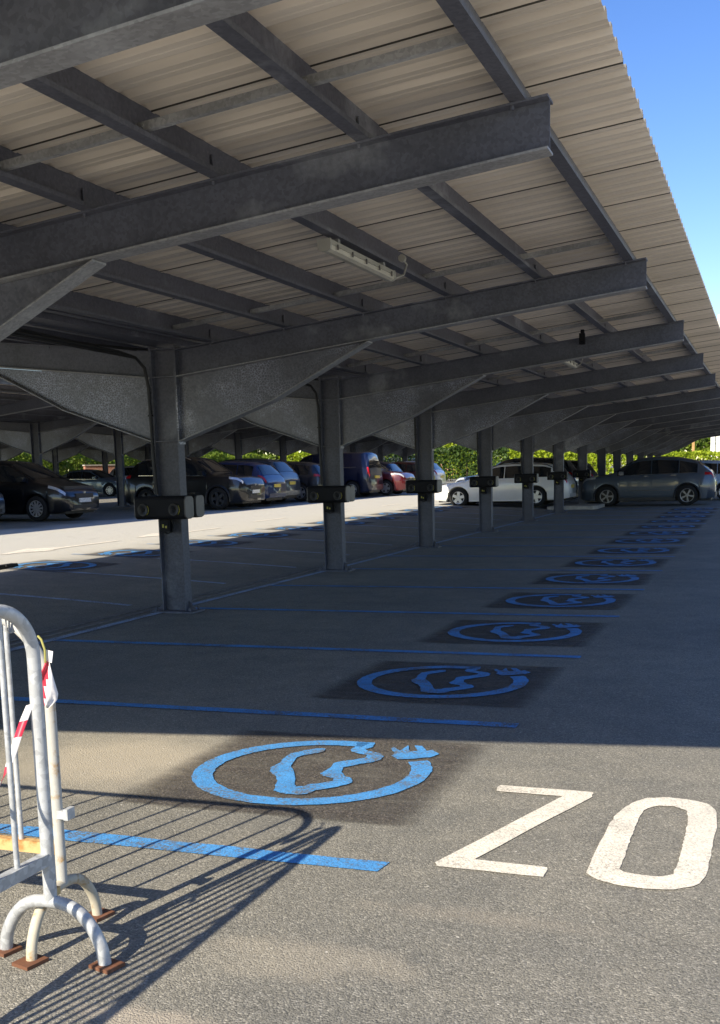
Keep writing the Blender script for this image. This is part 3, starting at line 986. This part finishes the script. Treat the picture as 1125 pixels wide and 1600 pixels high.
def wheel_meshes(rad, wid, spokes, style):
    t = MB(); h = wid / 2
    t.lathe_y([(-h, rad * .66), (-h, rad * .90), (-h * .8, rad * .985), (0, rad), (h * .8, rad * .985), (h, rad * .90), (h, rad * .66), (0, rad * .60)], 32)
    r = MB()
    o = -h * .92     # outer face at -y
    r.lathe_y([(o, rad * .60), (o - .004, rad * .66), (o + .03, rad * .665), (o + .03, rad * .60)], 32)
    r.lathe_y([(o - .004, .001), (o - .004, rad * .15), (o + .05, rad * .16), (o + .05, .001)], 16)
    for i in range(spokes):
        a = 2 * math.pi * i / spokes
        for da in ((-.10, .10) if style == 2 else (0,)):
            u = Vector((math.cos(a + da), 0, math.sin(a + da))); w = Vector((-u.z, 0, u.x))
            wd = {0: .050, 1: .022, 2: .014}[style]
            r.obox(u * rad * .37 + Vector((0, o + .012, 0)), u, w, Vector((0, 1, 0)), rad * .25, wd, .012)
    return t, r
def make_car(name, typ, L, W, H, wb, foh, paint, label, pos, rz, rad=.325, spokes=5, style=0, rim='alloy', rails=False, chrome=False, cladding=False, quarter=True, rearwin=True, cat='car', plate_front='platew', plate_rear='platey', vanpanel=False):
    root = empty(name, (pos[0], pos[1], zg(pos[0])), rz, label, cat, 'parked cars')
    top = TOP[typ]
    arches = [foh, foh + wb]
    ra = rad + .055
    S = sorted(set([round(x, 4) for x in list(np.linspace(0, .08, 9)) + list(np.linspace(.08, .92, 46)) + list(np.linspace(.92, 1, 9))] +
               [round((a + ra * math.cos(q)) / L, 4) for a in arches for q in np.linspace(0, math.pi, 15)]))
    def ring(s):
        d = s * L
        zl = .20 + .05 * max(0, 1 - s / .08) + .07 * max(0, (s - .93) / .07)
        for a in arches:
            if abs(d - a) < ra:
                zl = max(zl, rad + math.sqrt(ra * ra - (d - a) ** 2) * 1.0 - .02)
        w = W / 2 * smooth_tab(PLAN, s, .006)
        zt_ = smooth_tab(top, s) * H
        belt = (.605 + .055 * s) * H
        zb_ = min(belt, zt_ - .035)
        cab = min(1, max(0, (zt_ - belt) / (.93 * H - belt)))
        wr = w * (.93 - .20 * cab)
        p3 = max(.34 * H, zl + .035)
        p4 = max(zb_ - .07, p3 + .02)
        zb2 = max(zb_, p4 + .02)
        zt2 = max(zt_, zb2 + .02)
        ed = .028 + .045 * cab
        return [(0, zl), (w * .92, zl), (w * .975, zl + .045 if zl + .045 < p3 else (zl + p3) / 2), (w, p3), (w * .992, p4), (w * .95, zb2), (wr, max(zb2 + .008, zt2 - ed)), (wr * .86, zt2 - .014), (0, zt2 + .012)]
    rings = [ring(s) for s in S]
    def X(s): return L / 2 - s * L
    def surf(s, v, side, off=0.):
        r = ring(s)
        i = min(int(v), 7); f = v - i
        y = r[i][0] + (r[i + 1][0] - r[i][0]) * f
        z = r[i][1] + (r[i + 1][1] - r[i][1]) * f
        if off:
            ty, tz = r[i + 1][0] - r[i][0], r[i + 1][1] - r[i][1]
            q = math.hypot(ty, tz) or 1
            y += off * tz / q; z += -off * ty / q
        return (X(s), y * side, z)
    b = MB()
    for s, r in zip(S, rings):
        for y, z in r: b.v.append((X(s), y, z))
        for y, z in r[7:0:-1]: b.v.append((X(s), -y, z))
    k = 16
    for i in range(len(S) - 1):
        for j in range(k):
            b.f.append((i * k + j, i * k + (j + 1) % k, (i + 1) * k + (j + 1) % k, (i + 1) * k + j)); b.m.append(0)
    b.f.append(tuple(range(k))[::-1]); b.m.append(0)
    b.f.append(tuple((len(S) - 1) * k + j for j in range(k))); b.m.append(0)
    b.build('body', paint, root, 42)
    def patch(nm, mat, s0, s1, v0, v1, side, off, ns=8, nv=4, parent=root):
        m = MB()
        for i in range(ns + 1):
            for j in range(nv + 1):
                m.v.append(surf(s0 + (s1 - s0) * i / ns, v0 + (v1 - v0) * j / nv, side, off))
        for i in range(ns):
            for j in range(nv):
                q = (i * (nv + 1) + j, i * (nv + 1) + j + 1, (i + 1) * (nv + 1) + j + 1, (i + 1) * (nv + 1) + j)
                m.f.append(q if side < 0 else q[::-1]); m.m.append(0)
        return m.build(nm, mat, parent, 60)
    ws0 = [a for a, z in top if z > .62 and z < .70][0] if typ != 'van' else .17
    ws1 = [a for a, z in top if z >= .92][0]
    for side in (1, -1):
        # doors as slightly proud skins so that their gaps show
        hin = foh / L + .095
        for s0, s1 in (((hin, .535), (.542, .735)) if not vanpanel else ((.20, .41), (.42, .70))):
            dr = patch('door', paint, s0, s1, 1.55, 5., side, .005, 14, 8)
            h = MB(); p = surf(s1 - .035, 4.35, side, .02)
            h.obox(p, (1, 0, 0), (0, 1, 0), (0, 0, 1), .085, .012, .014); h.build('door_handle', paint, dr, 60)
        wins = [(ws0 + .05, .532), (.539, .735)] + ([(.742, .872)] if quarter else [])
        if vanpanel: wins = [(ws0 + .05, .41)]
        for s0, s1 in wins:
            patch('side_window', M['glass'], s0, s1, 5.05, 5.93, side, .008, 12, 3)
        patch('headlight', M['headlamp'], .016, .115, 4.1, 5.35, side, .007, 8, 3)
        if typ == 'van':
            patch('tail_light', M['taillamp'], .965, .990, 3.6, 5.0, side, .008, 5, 3)
        else:
            patch('tail_light', M['taillamp'], .925, .990, 4.0, 5.15, side, .008, 8, 3)
        m = MB()
        p = Vector(surf(ws0 + .085, 5.2, side, .09))
        m.obox(p, (1, 0, 0), (0, 1, 0), (0, 0, 1), .07, .09, .06)
        m.obox(p + Vector((.045, 0, 0)), (1, 0, 0), (0, 1, 0), (0, 0, 1), .05, .075, .048)
        m.build('door_mirror', paint if typ != 'van' else M['trim'], root)
        if rails:
            m = MB(); m.tube([surf(s, 6.25, side, .045 if .47 < s < .85 else .0) for s in np.linspace(.44, .88, 12)], .016, 6); m.build('roof_rail', M['chrome'] if chrome else M['trim'], root, 60)
        if chrome and typ in ('coupe', 'suv', 'mpv'):
            m = MB(); m.tube([surf(s_, 2.9, side, .012) for s_ in np.linspace(.34, .72, 10)], .007, 5); m.build('side_trim', M['chrome'], root, 60)
        if cladding:
            for a in arches:
                m = MB(); m.tube([(L / 2 - a + (ra + .02) * math.cos(q), side * (W / 2 - .005), rad - .02 + (ra + .02) * math.sin(q)) for q in np.linspace(R(-12), R(192), 20)], .034, 6); m.build('arch_trim', M['trim'], root, 60)
        if cladding or True:
            m = MB(); m.box((L / 2 - arches[1] + ra, min(side * W * .455, side * W * .497), .19), (L / 2 - arches[0] - ra, max(side * W * .455, side * W * .497), .30 if cladding else .23)); m.build('sill', M['trim'] if cladding else paint, root)
        if chrome:
            m = MB(); m.tube([surf(s, 5.03, side, .012) for s in np.linspace(ws0 + .06, .86, 16)], .008, 5); m.build('window_trim', M['chrome'], root, 60)
    def band(nm, s0, s1, v0, mat):
        m = MB(); n = 8
        for i in range(n + 1):
            s = s0 + (s1 - s0) * i / n
            row = [surf(s, v, sd, 0) for sd, v in [(1, v0), (1, 7.), (1, 7.5), (1, 8.), (-1, 7.5), (-1, 7.), (-1, v0)]]
            for x, y, z in row: m.v.append((x + (.006 if s1 < .6 else -.006), y, z + .007))
        for i in range(n):
            for j in range(6):
                q = (i * 7 + j, i * 7 + j + 1, (i + 1) * 7 + j + 1, (i + 1) * 7 + j)
                m.f.append(q); m.m.append(0)
        m.build(nm, mat, root, 60)
    band('windscreen', ws0 + .02, ws1 - .008, 6.35, M['glass'])
    rtop = [a for a, z in top if z >= .86][-1]
    rbot = [a for a, z in top if a > rtop and z < .80][0]
    if rearwin:
        band('rear_window', rtop + .006, rbot - .004, 6.35, M['glass'])
    def face_box(nm, mat, xe, y0, y1, z0, z1, d=.02):
        m = MB(); m.box((min(xe, xe + d), y0, z0), (max(xe, xe + d), y1, z1)); return m.build(nm, mat, root)
    face_box('grille', M['trim'], L / 2 - .035, -W * .22, W * .22, .36 * H, .43 * H, .05)
    face_box('bumper_intake', M['trim'], L / 2 - .03, -W * .30, W * .30, .19 * H, .25 * H, .045)
    face_box('badge', M['chrome'], L / 2 - .03, -.05, .05, .445 * H - .03, .445 * H + .03, .045)
    face_box('number_plate', M[plate_front], L / 2 - .02, -.26, .26, .285 * H, .285 * H + .11, .045)
    face_box('number_plate', M[plate_rear], -L / 2 + .02, -.26, .26, .44 * H - .06, .44 * H + .05, -.045)
    face_box('rear_bumper', M['trim'] if cladding else paint, -L / 2 + .03, -W * .38, W * .38, .19 * H, .27 * H, -.05)
    u = MB(); u.box((-L / 2 + .12, -W * .37, .17), (L / 2 - .15, W * .37, .55 * H)); u.build('underbody', M['trim'], root)
    t, r = wheel_meshes(rad, .21, spokes, style)
    tm = rm = None
    for a in arches:
        for side in (1, -1):
            if tm is None:
                w = t.build('wheel', M['rubber'], root, 40); q = r.build('rim', M[rim], w, 40); tm, rm = w, q
                # dark brake disc behind the spokes
            else:
                w = bpy.data.objects.new('wheel', tm.data); col.objects.link(w); w.parent = root
                q = bpy.data.objects.new('rim', rm.data); col.objects.link(q); q.parent = w
            w.location = (L / 2 - a, side * (W / 2 - .115), rad)
            w.rotation_euler = (0, random.uniform(0, 6), math.pi if side > 0 else 0)
    return root
P_black = car_paint('paint_black', (.006, .006, .008))
P_dark = car_paint('paint_charcoal', (.022, .024, .028))
P_grey = car_paint('paint_slate_grey', (.066, .086, .112), .25)
P_silver = car_paint('paint_silver', (.42, .43, .44), .5)
P_bluegrey = car_paint('paint_blue_grey', (.12, .16, .19), .45)
P_white = car_paint('paint_white', (.78, .77, .74), .0)
P_blue = car_paint('paint_blue', (.006, .026, .10), .2)
P_navy = car_paint('paint_navy', (.003, .007, .032), .2)
P_red = car_paint('paint_red', (.085, .004, .006), .15)
P_pale = car_paint('paint_pale_blue', (.36, .47, .60), .3)
LFT, RGT = math.pi, 0.
make_car('parked_car', 'hatch', 4.2, 1.78, 1.48, 2.6, .85, P_grey, 'dark grey car of which only the nose shows at the left edge', (-13.95, 22.75), RGT, chrome=True)
make_car('parked_car', 'mpv', 4.38, 1.80, 1.60, 2.65, .90, P_black, 'black hatchback with multi-spoke wheels, nose towards the sunlit lane', (-12.98, 25.35), RGT, spokes=11, style=1)
make_car('parked_car', 'suv', 4.35, 1.82, 1.68, 2.58, .90, P_black, 'black off-road car with roof rails and black wheels behind the nearest column', (-11.35, 32.5), RGT, .345, 5, 0, 'darkalloy', rails=True, cladding=True, chrome=True)
make_car('parked_car', 'hatch', 4.25, 1.80, 1.52, 2.62, .85, P_blue, 'bright blue hatchback with its red tail lights towards the lane', (-11.65, 34.95), LFT)
make_car('parked_car', 'suv', 4.4, 1.82, 1.62, 2.65, .88, P_grey, 'grey sport utility car backed beside the blue hatchback', (-12.2, 37.35), LFT, rails=True)
make_car('parked_car', 'estate', 4.5, 1.80, 1.50, 2.7, .9, P_dark, 'charcoal estate car half hidden by the second column', (-11.7, 39.75), LFT)
make_car('parked_van', 'van', 4.45, 1.82, 1.86, 2.75, .88, P_navy, 'dark blue van, tallest vehicle of its row, tail to the lane', (-11.45, 44.55), LFT, vanpanel=True, quarter=False, cat='van', chrome=True)
make_car('parked_car', 'suv', 4.4, 1.82, 1.60, 2.65, .88, P_red, 'shiny red sport utility car facing the lane beside the blue van', (-10.7, 46.95), RGT, chrome=True)
make_car('parked_car', 'hatch', 4.1, 1.76, 1.50, 2.55, .85, P_navy, 'navy hatchback behind the red car', (-11.8, 49.5), LFT)
make_car('parked_car', 'hatch', 4.0, 1.74, 1.46, 2.5, .82, P_red, 'small dark red car right of the third column', (-11.4, 53.2), LFT)
make_car('parked_car', 'hatch', 4.2, 1.78, 1.50, 2.6, .85, P_white, 'white hatchback with red tail lights near the dark hedge', (-11.9, 56.6), LFT)
make_car('parked_car', 'saloon', 4.85, 1.86, 1.44, 2.85, .90, P_bluegrey, 'blue grey saloon with bright window trim under the far canopy', (-27.6, 51.5), RGT, .33, 10, 1, chrome=True, quarter=False)
make_car('parked_car', 'suv', 4.4, 1.82, 1.62, 2.65, .88, P_silver, 'silver car roofline showing behind the blue grey saloon', (-27.3, 56.4), RGT)
make_car('parked_car', 'hatch', 4.2, 1.78, 1.48, 2.6, .85, P_white, 'white roofed hatchback far behind the bright blue car', (-27.0, 66.0), LFT)
make_car('parked_car', 'estate', 4.66, 1.81, 1.46, 2.68, .90, P_white, 'white estate car with five-spoke wheels, half sunlit behind the columns', (-2.40, 38.25), LFT, .325, 5, 0, rails=True, quarter=True)
make_car('parked_car', 'suv', 4.5, 1.84, 1.64, 2.66, .90, P_dark, 'black sport utility car parked just behind the white estate', (-2.5, 40.9), LFT, rails=True, cladding=True)
make_car('parked_car', 'hatch', 4.3, 1.8, 1.55, 2.6, .88, P_black, 'black hatchback two bays behind the white estate', (-2.4, 45.6), LFT)
make_car('parked_car', 'coupe', 4.45, 1.84, 1.66, 2.665, .90, P_grey, 'slate grey crossover with turbine wheels, parked broadside beyond the empty bays', (2.27, 40.15), LFT, .35, 5, 2, 'midalloy', cladding=True, chrome=True, quarter=True)
make_car('parked_car', 'hatch', 4.3, 1.8, 1.50, 2.6, .86, P_pale, 'pale blue hatchback tail with red lamp beyond the grey crossover', (3.35, 44.9), LFT, chrome=True)

# ------------------------------------------------------------------ planting and what stands beyond
def leaf_cloud(centers, size, name, mat, parent, seed):
    g = np.random.default_rng(seed)
    n = len(centers)
    a = g.normal(size=(n, 3)); a /= np.linalg.norm(a, axis=1)[:, None]
    b = g.normal(size=(n, 3)); b -= a * (a * b).sum(1)[:, None]; b /= np.linalg.norm(b, axis=1)[:, None]
    s = size * g.uniform(.6, 1.3, (n, 1))
    v = np.stack([centers - a * s, centers - b * s * .55, centers + a * s, centers + b * s * .55], 1).reshape(-1, 3)
    me = bpy.data.meshes.new(name)
    me.vertices.add(4 * n); me.loops.add(4 * n); me.polygons.add(n)
    me.vertices.foreach_set('co', v.astype(np.float32).ravel())
    me.loops.foreach_set('vertex_index', np.arange(4 * n, dtype=np.int32))
    me.polygons.foreach_set('loop_start', np.arange(0, 4 * n, 4, dtype=np.int32))
    me.update(calc_edges=True); me.materials.append(mat)
    o = bpy.data.objects.new(name, me); col.objects.link(o)
    if parent is not None: o.parent = parent
    return o
L_lime = leaf_mat('leaf_lime', (.22, .31, .015), (.46, .54, .04), .42)
L_mid = leaf_mat('leaf_mid', (.10, .165, .015), (.25, .33, .04), .4)
L_dark = leaf_mat('leaf_dark', (.03, .065, .012), (.085, .14, .025), .3)
L_olive = leaf_mat('leaf_olive', (.17, .22, .03), (.38, .42, .09), .4)
bark = plain('bark', (.10, .075, .05), .9, 0, .2, 0, .3, 12)
def hedge(p0, p1, h, w, n, mat, size, label, seed, z0=0., bumps=.25):
    g = np.random.default_rng(seed)
    p0, p1 = np.array(p0, float), np.array(p1, float)
    d = p1 - p0; L = np.linalg.norm(d); d /= L; nn = np.array([-d[1], d[0]])
    t = g.uniform(0, L, n); u = g.uniform(-1, 1, n); q = g.uniform(0, 1, n) ** .7
    # push most leaves to the skin
    face = g.uniform(0, 1, n)
    u = np.where(face < .6, np.sign(u) * g.uniform(.8, 1.05, n), u)
    q = np.where((face >= .6) & (face < .9), g.uniform(.9, 1.03, n), q)
    top = h + bumps * (np.sin(t * .9 + seed) + .6 * np.sin(t * 2.3 + 2 * seed)) * .5
    width = w / 2 * (1 + .18 * np.sin(t * 1.4 + seed))
    pos = p0[None] + d[None] * t[:, None] + nn[None] * (u * width)[:, None]
    c = np.column_stack([pos, z0 + q * top])
    root = empty('hedge', (0, 0, 0), 0, label, 'hedge', 'hedges round the car park')
    leaf_cloud(c, size, 'foliage', mat, root, seed)
    m = MB()
    k = int(L / 1.2)
    for i in range(k):
        p = p0 + d * (i + .5) * L / k
        m.tube([(p[0], p[1], z0 - .05), (p[0] + random.uniform(-.1, .1), p[1], z0 + h * .5), (p[0] + random.uniform(-.3, .3), p[1] + .1, z0 + h * .85)], [.05, .035, .015], 5)
    m.build('stem', bark, root)
    return root
def tree(x, y, h, r, n, mat, label, seed, size=.22, trunk_h=.35, z0=None):
    g = np.random.default_rng(seed)
    z0 = zg(x) if z0 is None else z0
    root = empty('tree', (x, y, z0), 0, label, 'tree', 'trees beyond the hedge')
    m = MB()
    th = h * trunk_h
    m.tube([(0, 0, -.1), (.05, 0, th * .5), (-.04, .05, th), (.05, .02, h * .72)], [h * .028, h * .022, h * .018, h * .006], 8)
    cl = []
    for i in range(16):
        a = g.uniform(0, 2 * math.pi); q = g.uniform(.1, 1) ** .6 * r * .72
        z = g.uniform(th * .95, h * .92)
        k = 1 - .55 * abs((z - (th + h) / 2) / (h - th)) * 2 * .8
        c = np.array([q * math.cos(a) * k, q * math.sin(a) * k, z]); rr = r * g.uniform(.28, .48)
        cl.append((c, rr))
        m.tube([(0, 0, th * .9), tuple(c * .55 + np.array([0, 0, th * .45])), tuple(c)], [h * .010, h * .007, h * .003], 5)
    m.build('trunk', bark, root, 60)
    pts = []
    per = n // len(cl)
    for c, rr in cl:
        v = g.normal(size=(per, 3)); v /= np.linalg.norm(v, axis=1)[:, None]
        pts.append(c + v * rr * (g.uniform(.35, 1.08, (per, 1)) ** .5) * np.array([1, 1, .8]))
    leaf_cloud(np.concatenate(pts), size, 'crown', mat, root, seed + 1)
    return root
hedge((-38., 100.), (-18., 100.6), 2.9, 2.0, 9000, L_lime, .16, 'sunlit lime green hedge behind the second canopy, far left of the end row', 3, .40)
hedge((-17.5, 100.3), (-4., 100.), 2.7, 2.0, 7000, L_lime, .16, 'sunlit lime green hedge behind the white estate car', 4, .25)
hedge((-3.5, 100.), (16., 99.5), 2.15, 2.0, 9000, L_lime, .15, 'low clipped bright hedge on the far right beyond the grey crossover', 5, .0, .12)
hedge((-39., 42.), (-39., 98.), 2.6, 2.2, 20000, L_mid, .15, 'long mid green hedge along the left boundary behind the far canopy', 6, .42)
hedge((-24., 84.), (-12.5, 85.), 2.5, 1.8, 7000, L_dark, .14, 'dark green hedge behind the white hatchback', 7, .40)
tl = [(-46, 52, 9, 3.6, L_olive, 'pale olive tree at the far left behind the hedge'), (-47, 62, 10, 4.0, L_mid, 'broad green tree second from left behind the hedge'),
      (-46, 72, 9, 3.6, L_lime, 'lime green tree behind the far canopy'), (-45, 82, 11, 4.2, L_mid, 'tall green tree left of the hedge corner'),
      (-44, 93, 10, 4.0, L_olive, 'olive tree at the corner of the hedges'), (-36, 108, 11, 4.4, L_lime, 'lime tree behind the second column'),
      (-29, 110, 12, 4.4, L_mid, 'green tree behind the blue van'), (-22, 107, 12, 4.6, L_lime, 'bright lime tree with pale trunk between third and fourth columns'),
      (-15, 110, 11, 4.0, L_olive, 'olive tree behind the white estate car'), (-9, 112, 10, 3.8, L_mid, 'green tree behind the sixth column'),
      (-3, 114, 12, 4.2, L_dark, 'dark tree beyond the end of the canopy roof'), (1.2, 119, 11, 4.2, L_dark, 'dark tree left of the white building corner'), (9, 120, 9, 3.6, L_dark, 'dark tree at the right behind the low clipped hedge')]
for i, (x, y, h, r, mt, lab) in enumerate(tl):
    tree(x, y, h, r, 5200, mt, lab, 40 + i * 3, .24, .22)

# white blossom bush, brick wall, houses, white building, post
hedge((-50., 105.), (20., 106.), 6.6, 3.0, 36000, L_mid, .26, 'tall green thicket behind the clipped hedges at the end of the car park', 8, .3, .9)
hedge((-44., 36.), (-44., 104.), 5.0, 3.0, 26000, L_olive, .26, 'tall olive thicket behind the left boundary hedge', 9, .42, .9)
g = np.random.default_rng(77)
root = empty('blossom_bush', (-16.3, 71., zg(-16)), 0, 'bush with white blossom between the white hatchback and the estate car', 'bush')
v = g.normal(size=(900, 3)) * np.array([.7, .6, .6]) + np.array([0, 0, 1.1]); leaf_cloud(v, .12, 'foliage', L_dark, root, 78)
v = g.normal(size=(260, 3)) * np.array([.7, .6, .65]) + np.array([0, -.3, 1.2]); leaf_cloud(v, .10, 'blossom', plain('blossom', (.75, .74, .66), .7), root, 79)
B_red = brick_mat('red_brick', (.34, .10, .05), (.42, .15, .07), (.40, .34, .28))
M['tile'] = plain('roof_tile', (.38, .11, .06), .85, 0, .2, 0, .25, 3)
mb = MB(); mb.box((-1.1, -.12, -.1), (1.1, .12, 1.75))
o = mb.build('brick_wall', B_red, loc=(-35.6, 64.5, zg(-36))); o.rotation_euler = (0, 0, R(62))
cp = MB(); cp.box((-1.15, -.16, 1.752), (1.15, .16, 1.83)); cp.build('coping', M['kerb'], o)
tag(o, 'short red brick garden wall behind the far parked cars', 'wall')
def house(x, y, w, d, eave, ridge, label, rz=0):
    root = empty('brick_house', (x, y, 0), rz, label, 'house', 'brick houses beyond the hedge')
    m = MB(); m.prism([(-w / 2, 0), (w / 2, 0), (w / 2, eave), (-w / 2, eave)], -d / 2, d / 2, 'y')
    m.prism([(-d / 2, eave), (d / 2, eave), (0, ridge - .12)], -w / 2 + .001, w / 2 - .001, 'x'); m.build('wall', B_red, root)
    r = MB()
    for s in (-1, 1):
        r.prism([(s * (d / 2 + .35), eave - .18), (0, ridge), (0, ridge + .12), (s * (d / 2 + .35), eave - .06)], -w / 2 - .3, w / 2 + .3, 'x')
    rf = r.build('roof', M['tile'], root)
    c = MB(); c.box((w * .3, -.35, ridge - .6), (w * .3 + .6, .35, ridge + .9)); c.build('chimney', B_red, rf)
    for xx in (-w * .3, 0, w * .3):
        f = MB(); f.box((xx - .6, -d / 2 - .04, eave * .52), (xx + .6, -d / 2 + .02, eave * .52 + 1.1)); fr = f.build('window', M['labelwhite'], root)
        p = MB(); p.box((xx - .53, -d / 2 - .045, eave * .52 + .07), (xx + .53, -d / 2 - .041, eave * .52 + 1.03)); p.build('pane', M['glass'], fr)
    return root
house(-15.5, 128., 9., 7., 3.0, 5.6, 'low brick house with red tiled roof peeping over the hedge behind the white estate')
house(-33., 132., 10., 7., 4.4, 7.0, 'brick house with red tiled roof behind the trees on the left')
root = empty('office_building', (0, 0, 0), 0, 'white and cream office building whose corner shows at the right edge', 'building')
mc = plain('cream_render', (.72, .68, .55), .8, 0, .2, 0, .08, 2)
m = MB(); m.box((1.75, 104.3, 0), (26., 118., 12.2)); m.build('wall', mc, root)
m = MB(); m.box((1.40, 104., 0), (1.75, 104.6, 12.6)); m.build('corner_pier', plain('white_render', (.80, .80, .78), .7), root)
m = MB(); m.box((1.76, 103.9, 12.2), (26.3, 118.3, 13.9)); m.build('parapet', mc, root)
for f in range(4):
    for i in range(7):
        x0 = 2.2 + i * 3.35
        w = MB(); w.box((x0, 104.2, 1.0 + f * 2.9), (x0 + 2.8, 104.31, 2.9 + f * 2.9)); fr = w.build('window', M['labelwhite'], root)
        p = MB()
        for q in range(2):
            p.box((x0 + .1 + q * 1.35, 104.19, 1.1 + f * 2.9), (x0 + 1.35 + q * 1.35, 104.199, 2.8 + f * 2.9))
        p.build('pane', M['glass'], fr)
m = MB(); m.box((-.11, -.11, 0), (.11, .11, 4.6)); m.prism([(-.16, 4.6), (.16, 4.6), (0, 4.8)], -.16, .16, 'y')
tag(m.build('timber_post', plain('timber', (.42, .25, .10), .8, 0, .2, 0, .2, 6), loc=(.05, 102.2, 0)), 'brown timber post standing behind the low clipped hedge', 'post')

# ------------------------------------------------------------------ sky, sun, camera
sun_to = Vector((-SUNH[0], -SUNH[1], 1.)).normalized()     # towards the sun
el = math.asin(sun_to.z)
az = math.atan2(sun_to.x, sun_to.y)                         # clockwise from +Y
w = bpy.data.worlds.new('World'); scene.world = w; w.use_nodes = True
nt = w.node_tree
bg = nt.nodes['Background']
sky = nt.nodes.new('ShaderNodeTexSky'); sky.sky_type = 'NISHITA'; sky.sun_disc = False
sky.sun_elevation = el; sky.sun_rotation = az
sky.air_density = 1.0; sky.dust_density = .15; sky.ozone_density = 1.7
hs = nt.nodes.new('ShaderNodeHueSaturation'); hs.inputs['Hue'].default_value = .517; hs.inputs['Saturation'].default_value = 1.3; hs.inputs['Value'].default_value = .86
nt.links.new(sky.outputs[0], hs.inputs['Color']); nt.links.new(hs.outputs[0], bg.inputs['Color'])
bg.inputs['Strength'].default_value = .11
sd = bpy.data.lights.new('sun', 'SUN'); sd.energy = 4.1; sd.angle = R(.53); sd.color = (1., .91, .755)
so = bpy.data.objects.new('sun', sd); col.objects.link(so)
so.rotation_euler = (-sun_to).to_track_quat('-Z', 'Y').to_euler(); so.location = (0, -10, 30)

f, yaw, pitch, roll, cxw, czw = 1738.7535, .3504725, -.1520666, -.0256596, 6.10706, 1.48851
fwd = Vector((-math.sin(yaw) * math.cos(pitch), math.cos(yaw) * math.cos(pitch), math.sin(pitch)))
right = Vector((math.cos(yaw), math.sin(yaw), 0)); up = right.cross(fwd)
r2 = right * math.cos(roll) + up * math.sin(roll); u2 = -right * math.sin(roll) + up * math.cos(roll)
cd = bpy.data.cameras.new('camera'); cam = bpy.data.objects.new('camera', cd); col.objects.link(cam)
mw = Matrix((r2, u2, -fwd)).transposed().to_4x4(); mw.translation = (cxw, 0, czw)
cam.matrix_world = mw
cd.sensor_fit = 'VERTICAL'; cd.sensor_height = 36.; cd.lens = f * 36. / 1600.
cd.shift_y = 200. / 1600.
cd.clip_start = .05; cd.clip_end = 2000.
scene.camera = cam
vs = scene.view_settings
vs.view_transform = 'Standard'; vs.look = 'None'; vs.gamma = 1.; vs.exposure = 1.03
scene.cycles.max_bounces = 8
scene.cycles.diffuse_bounces = 5
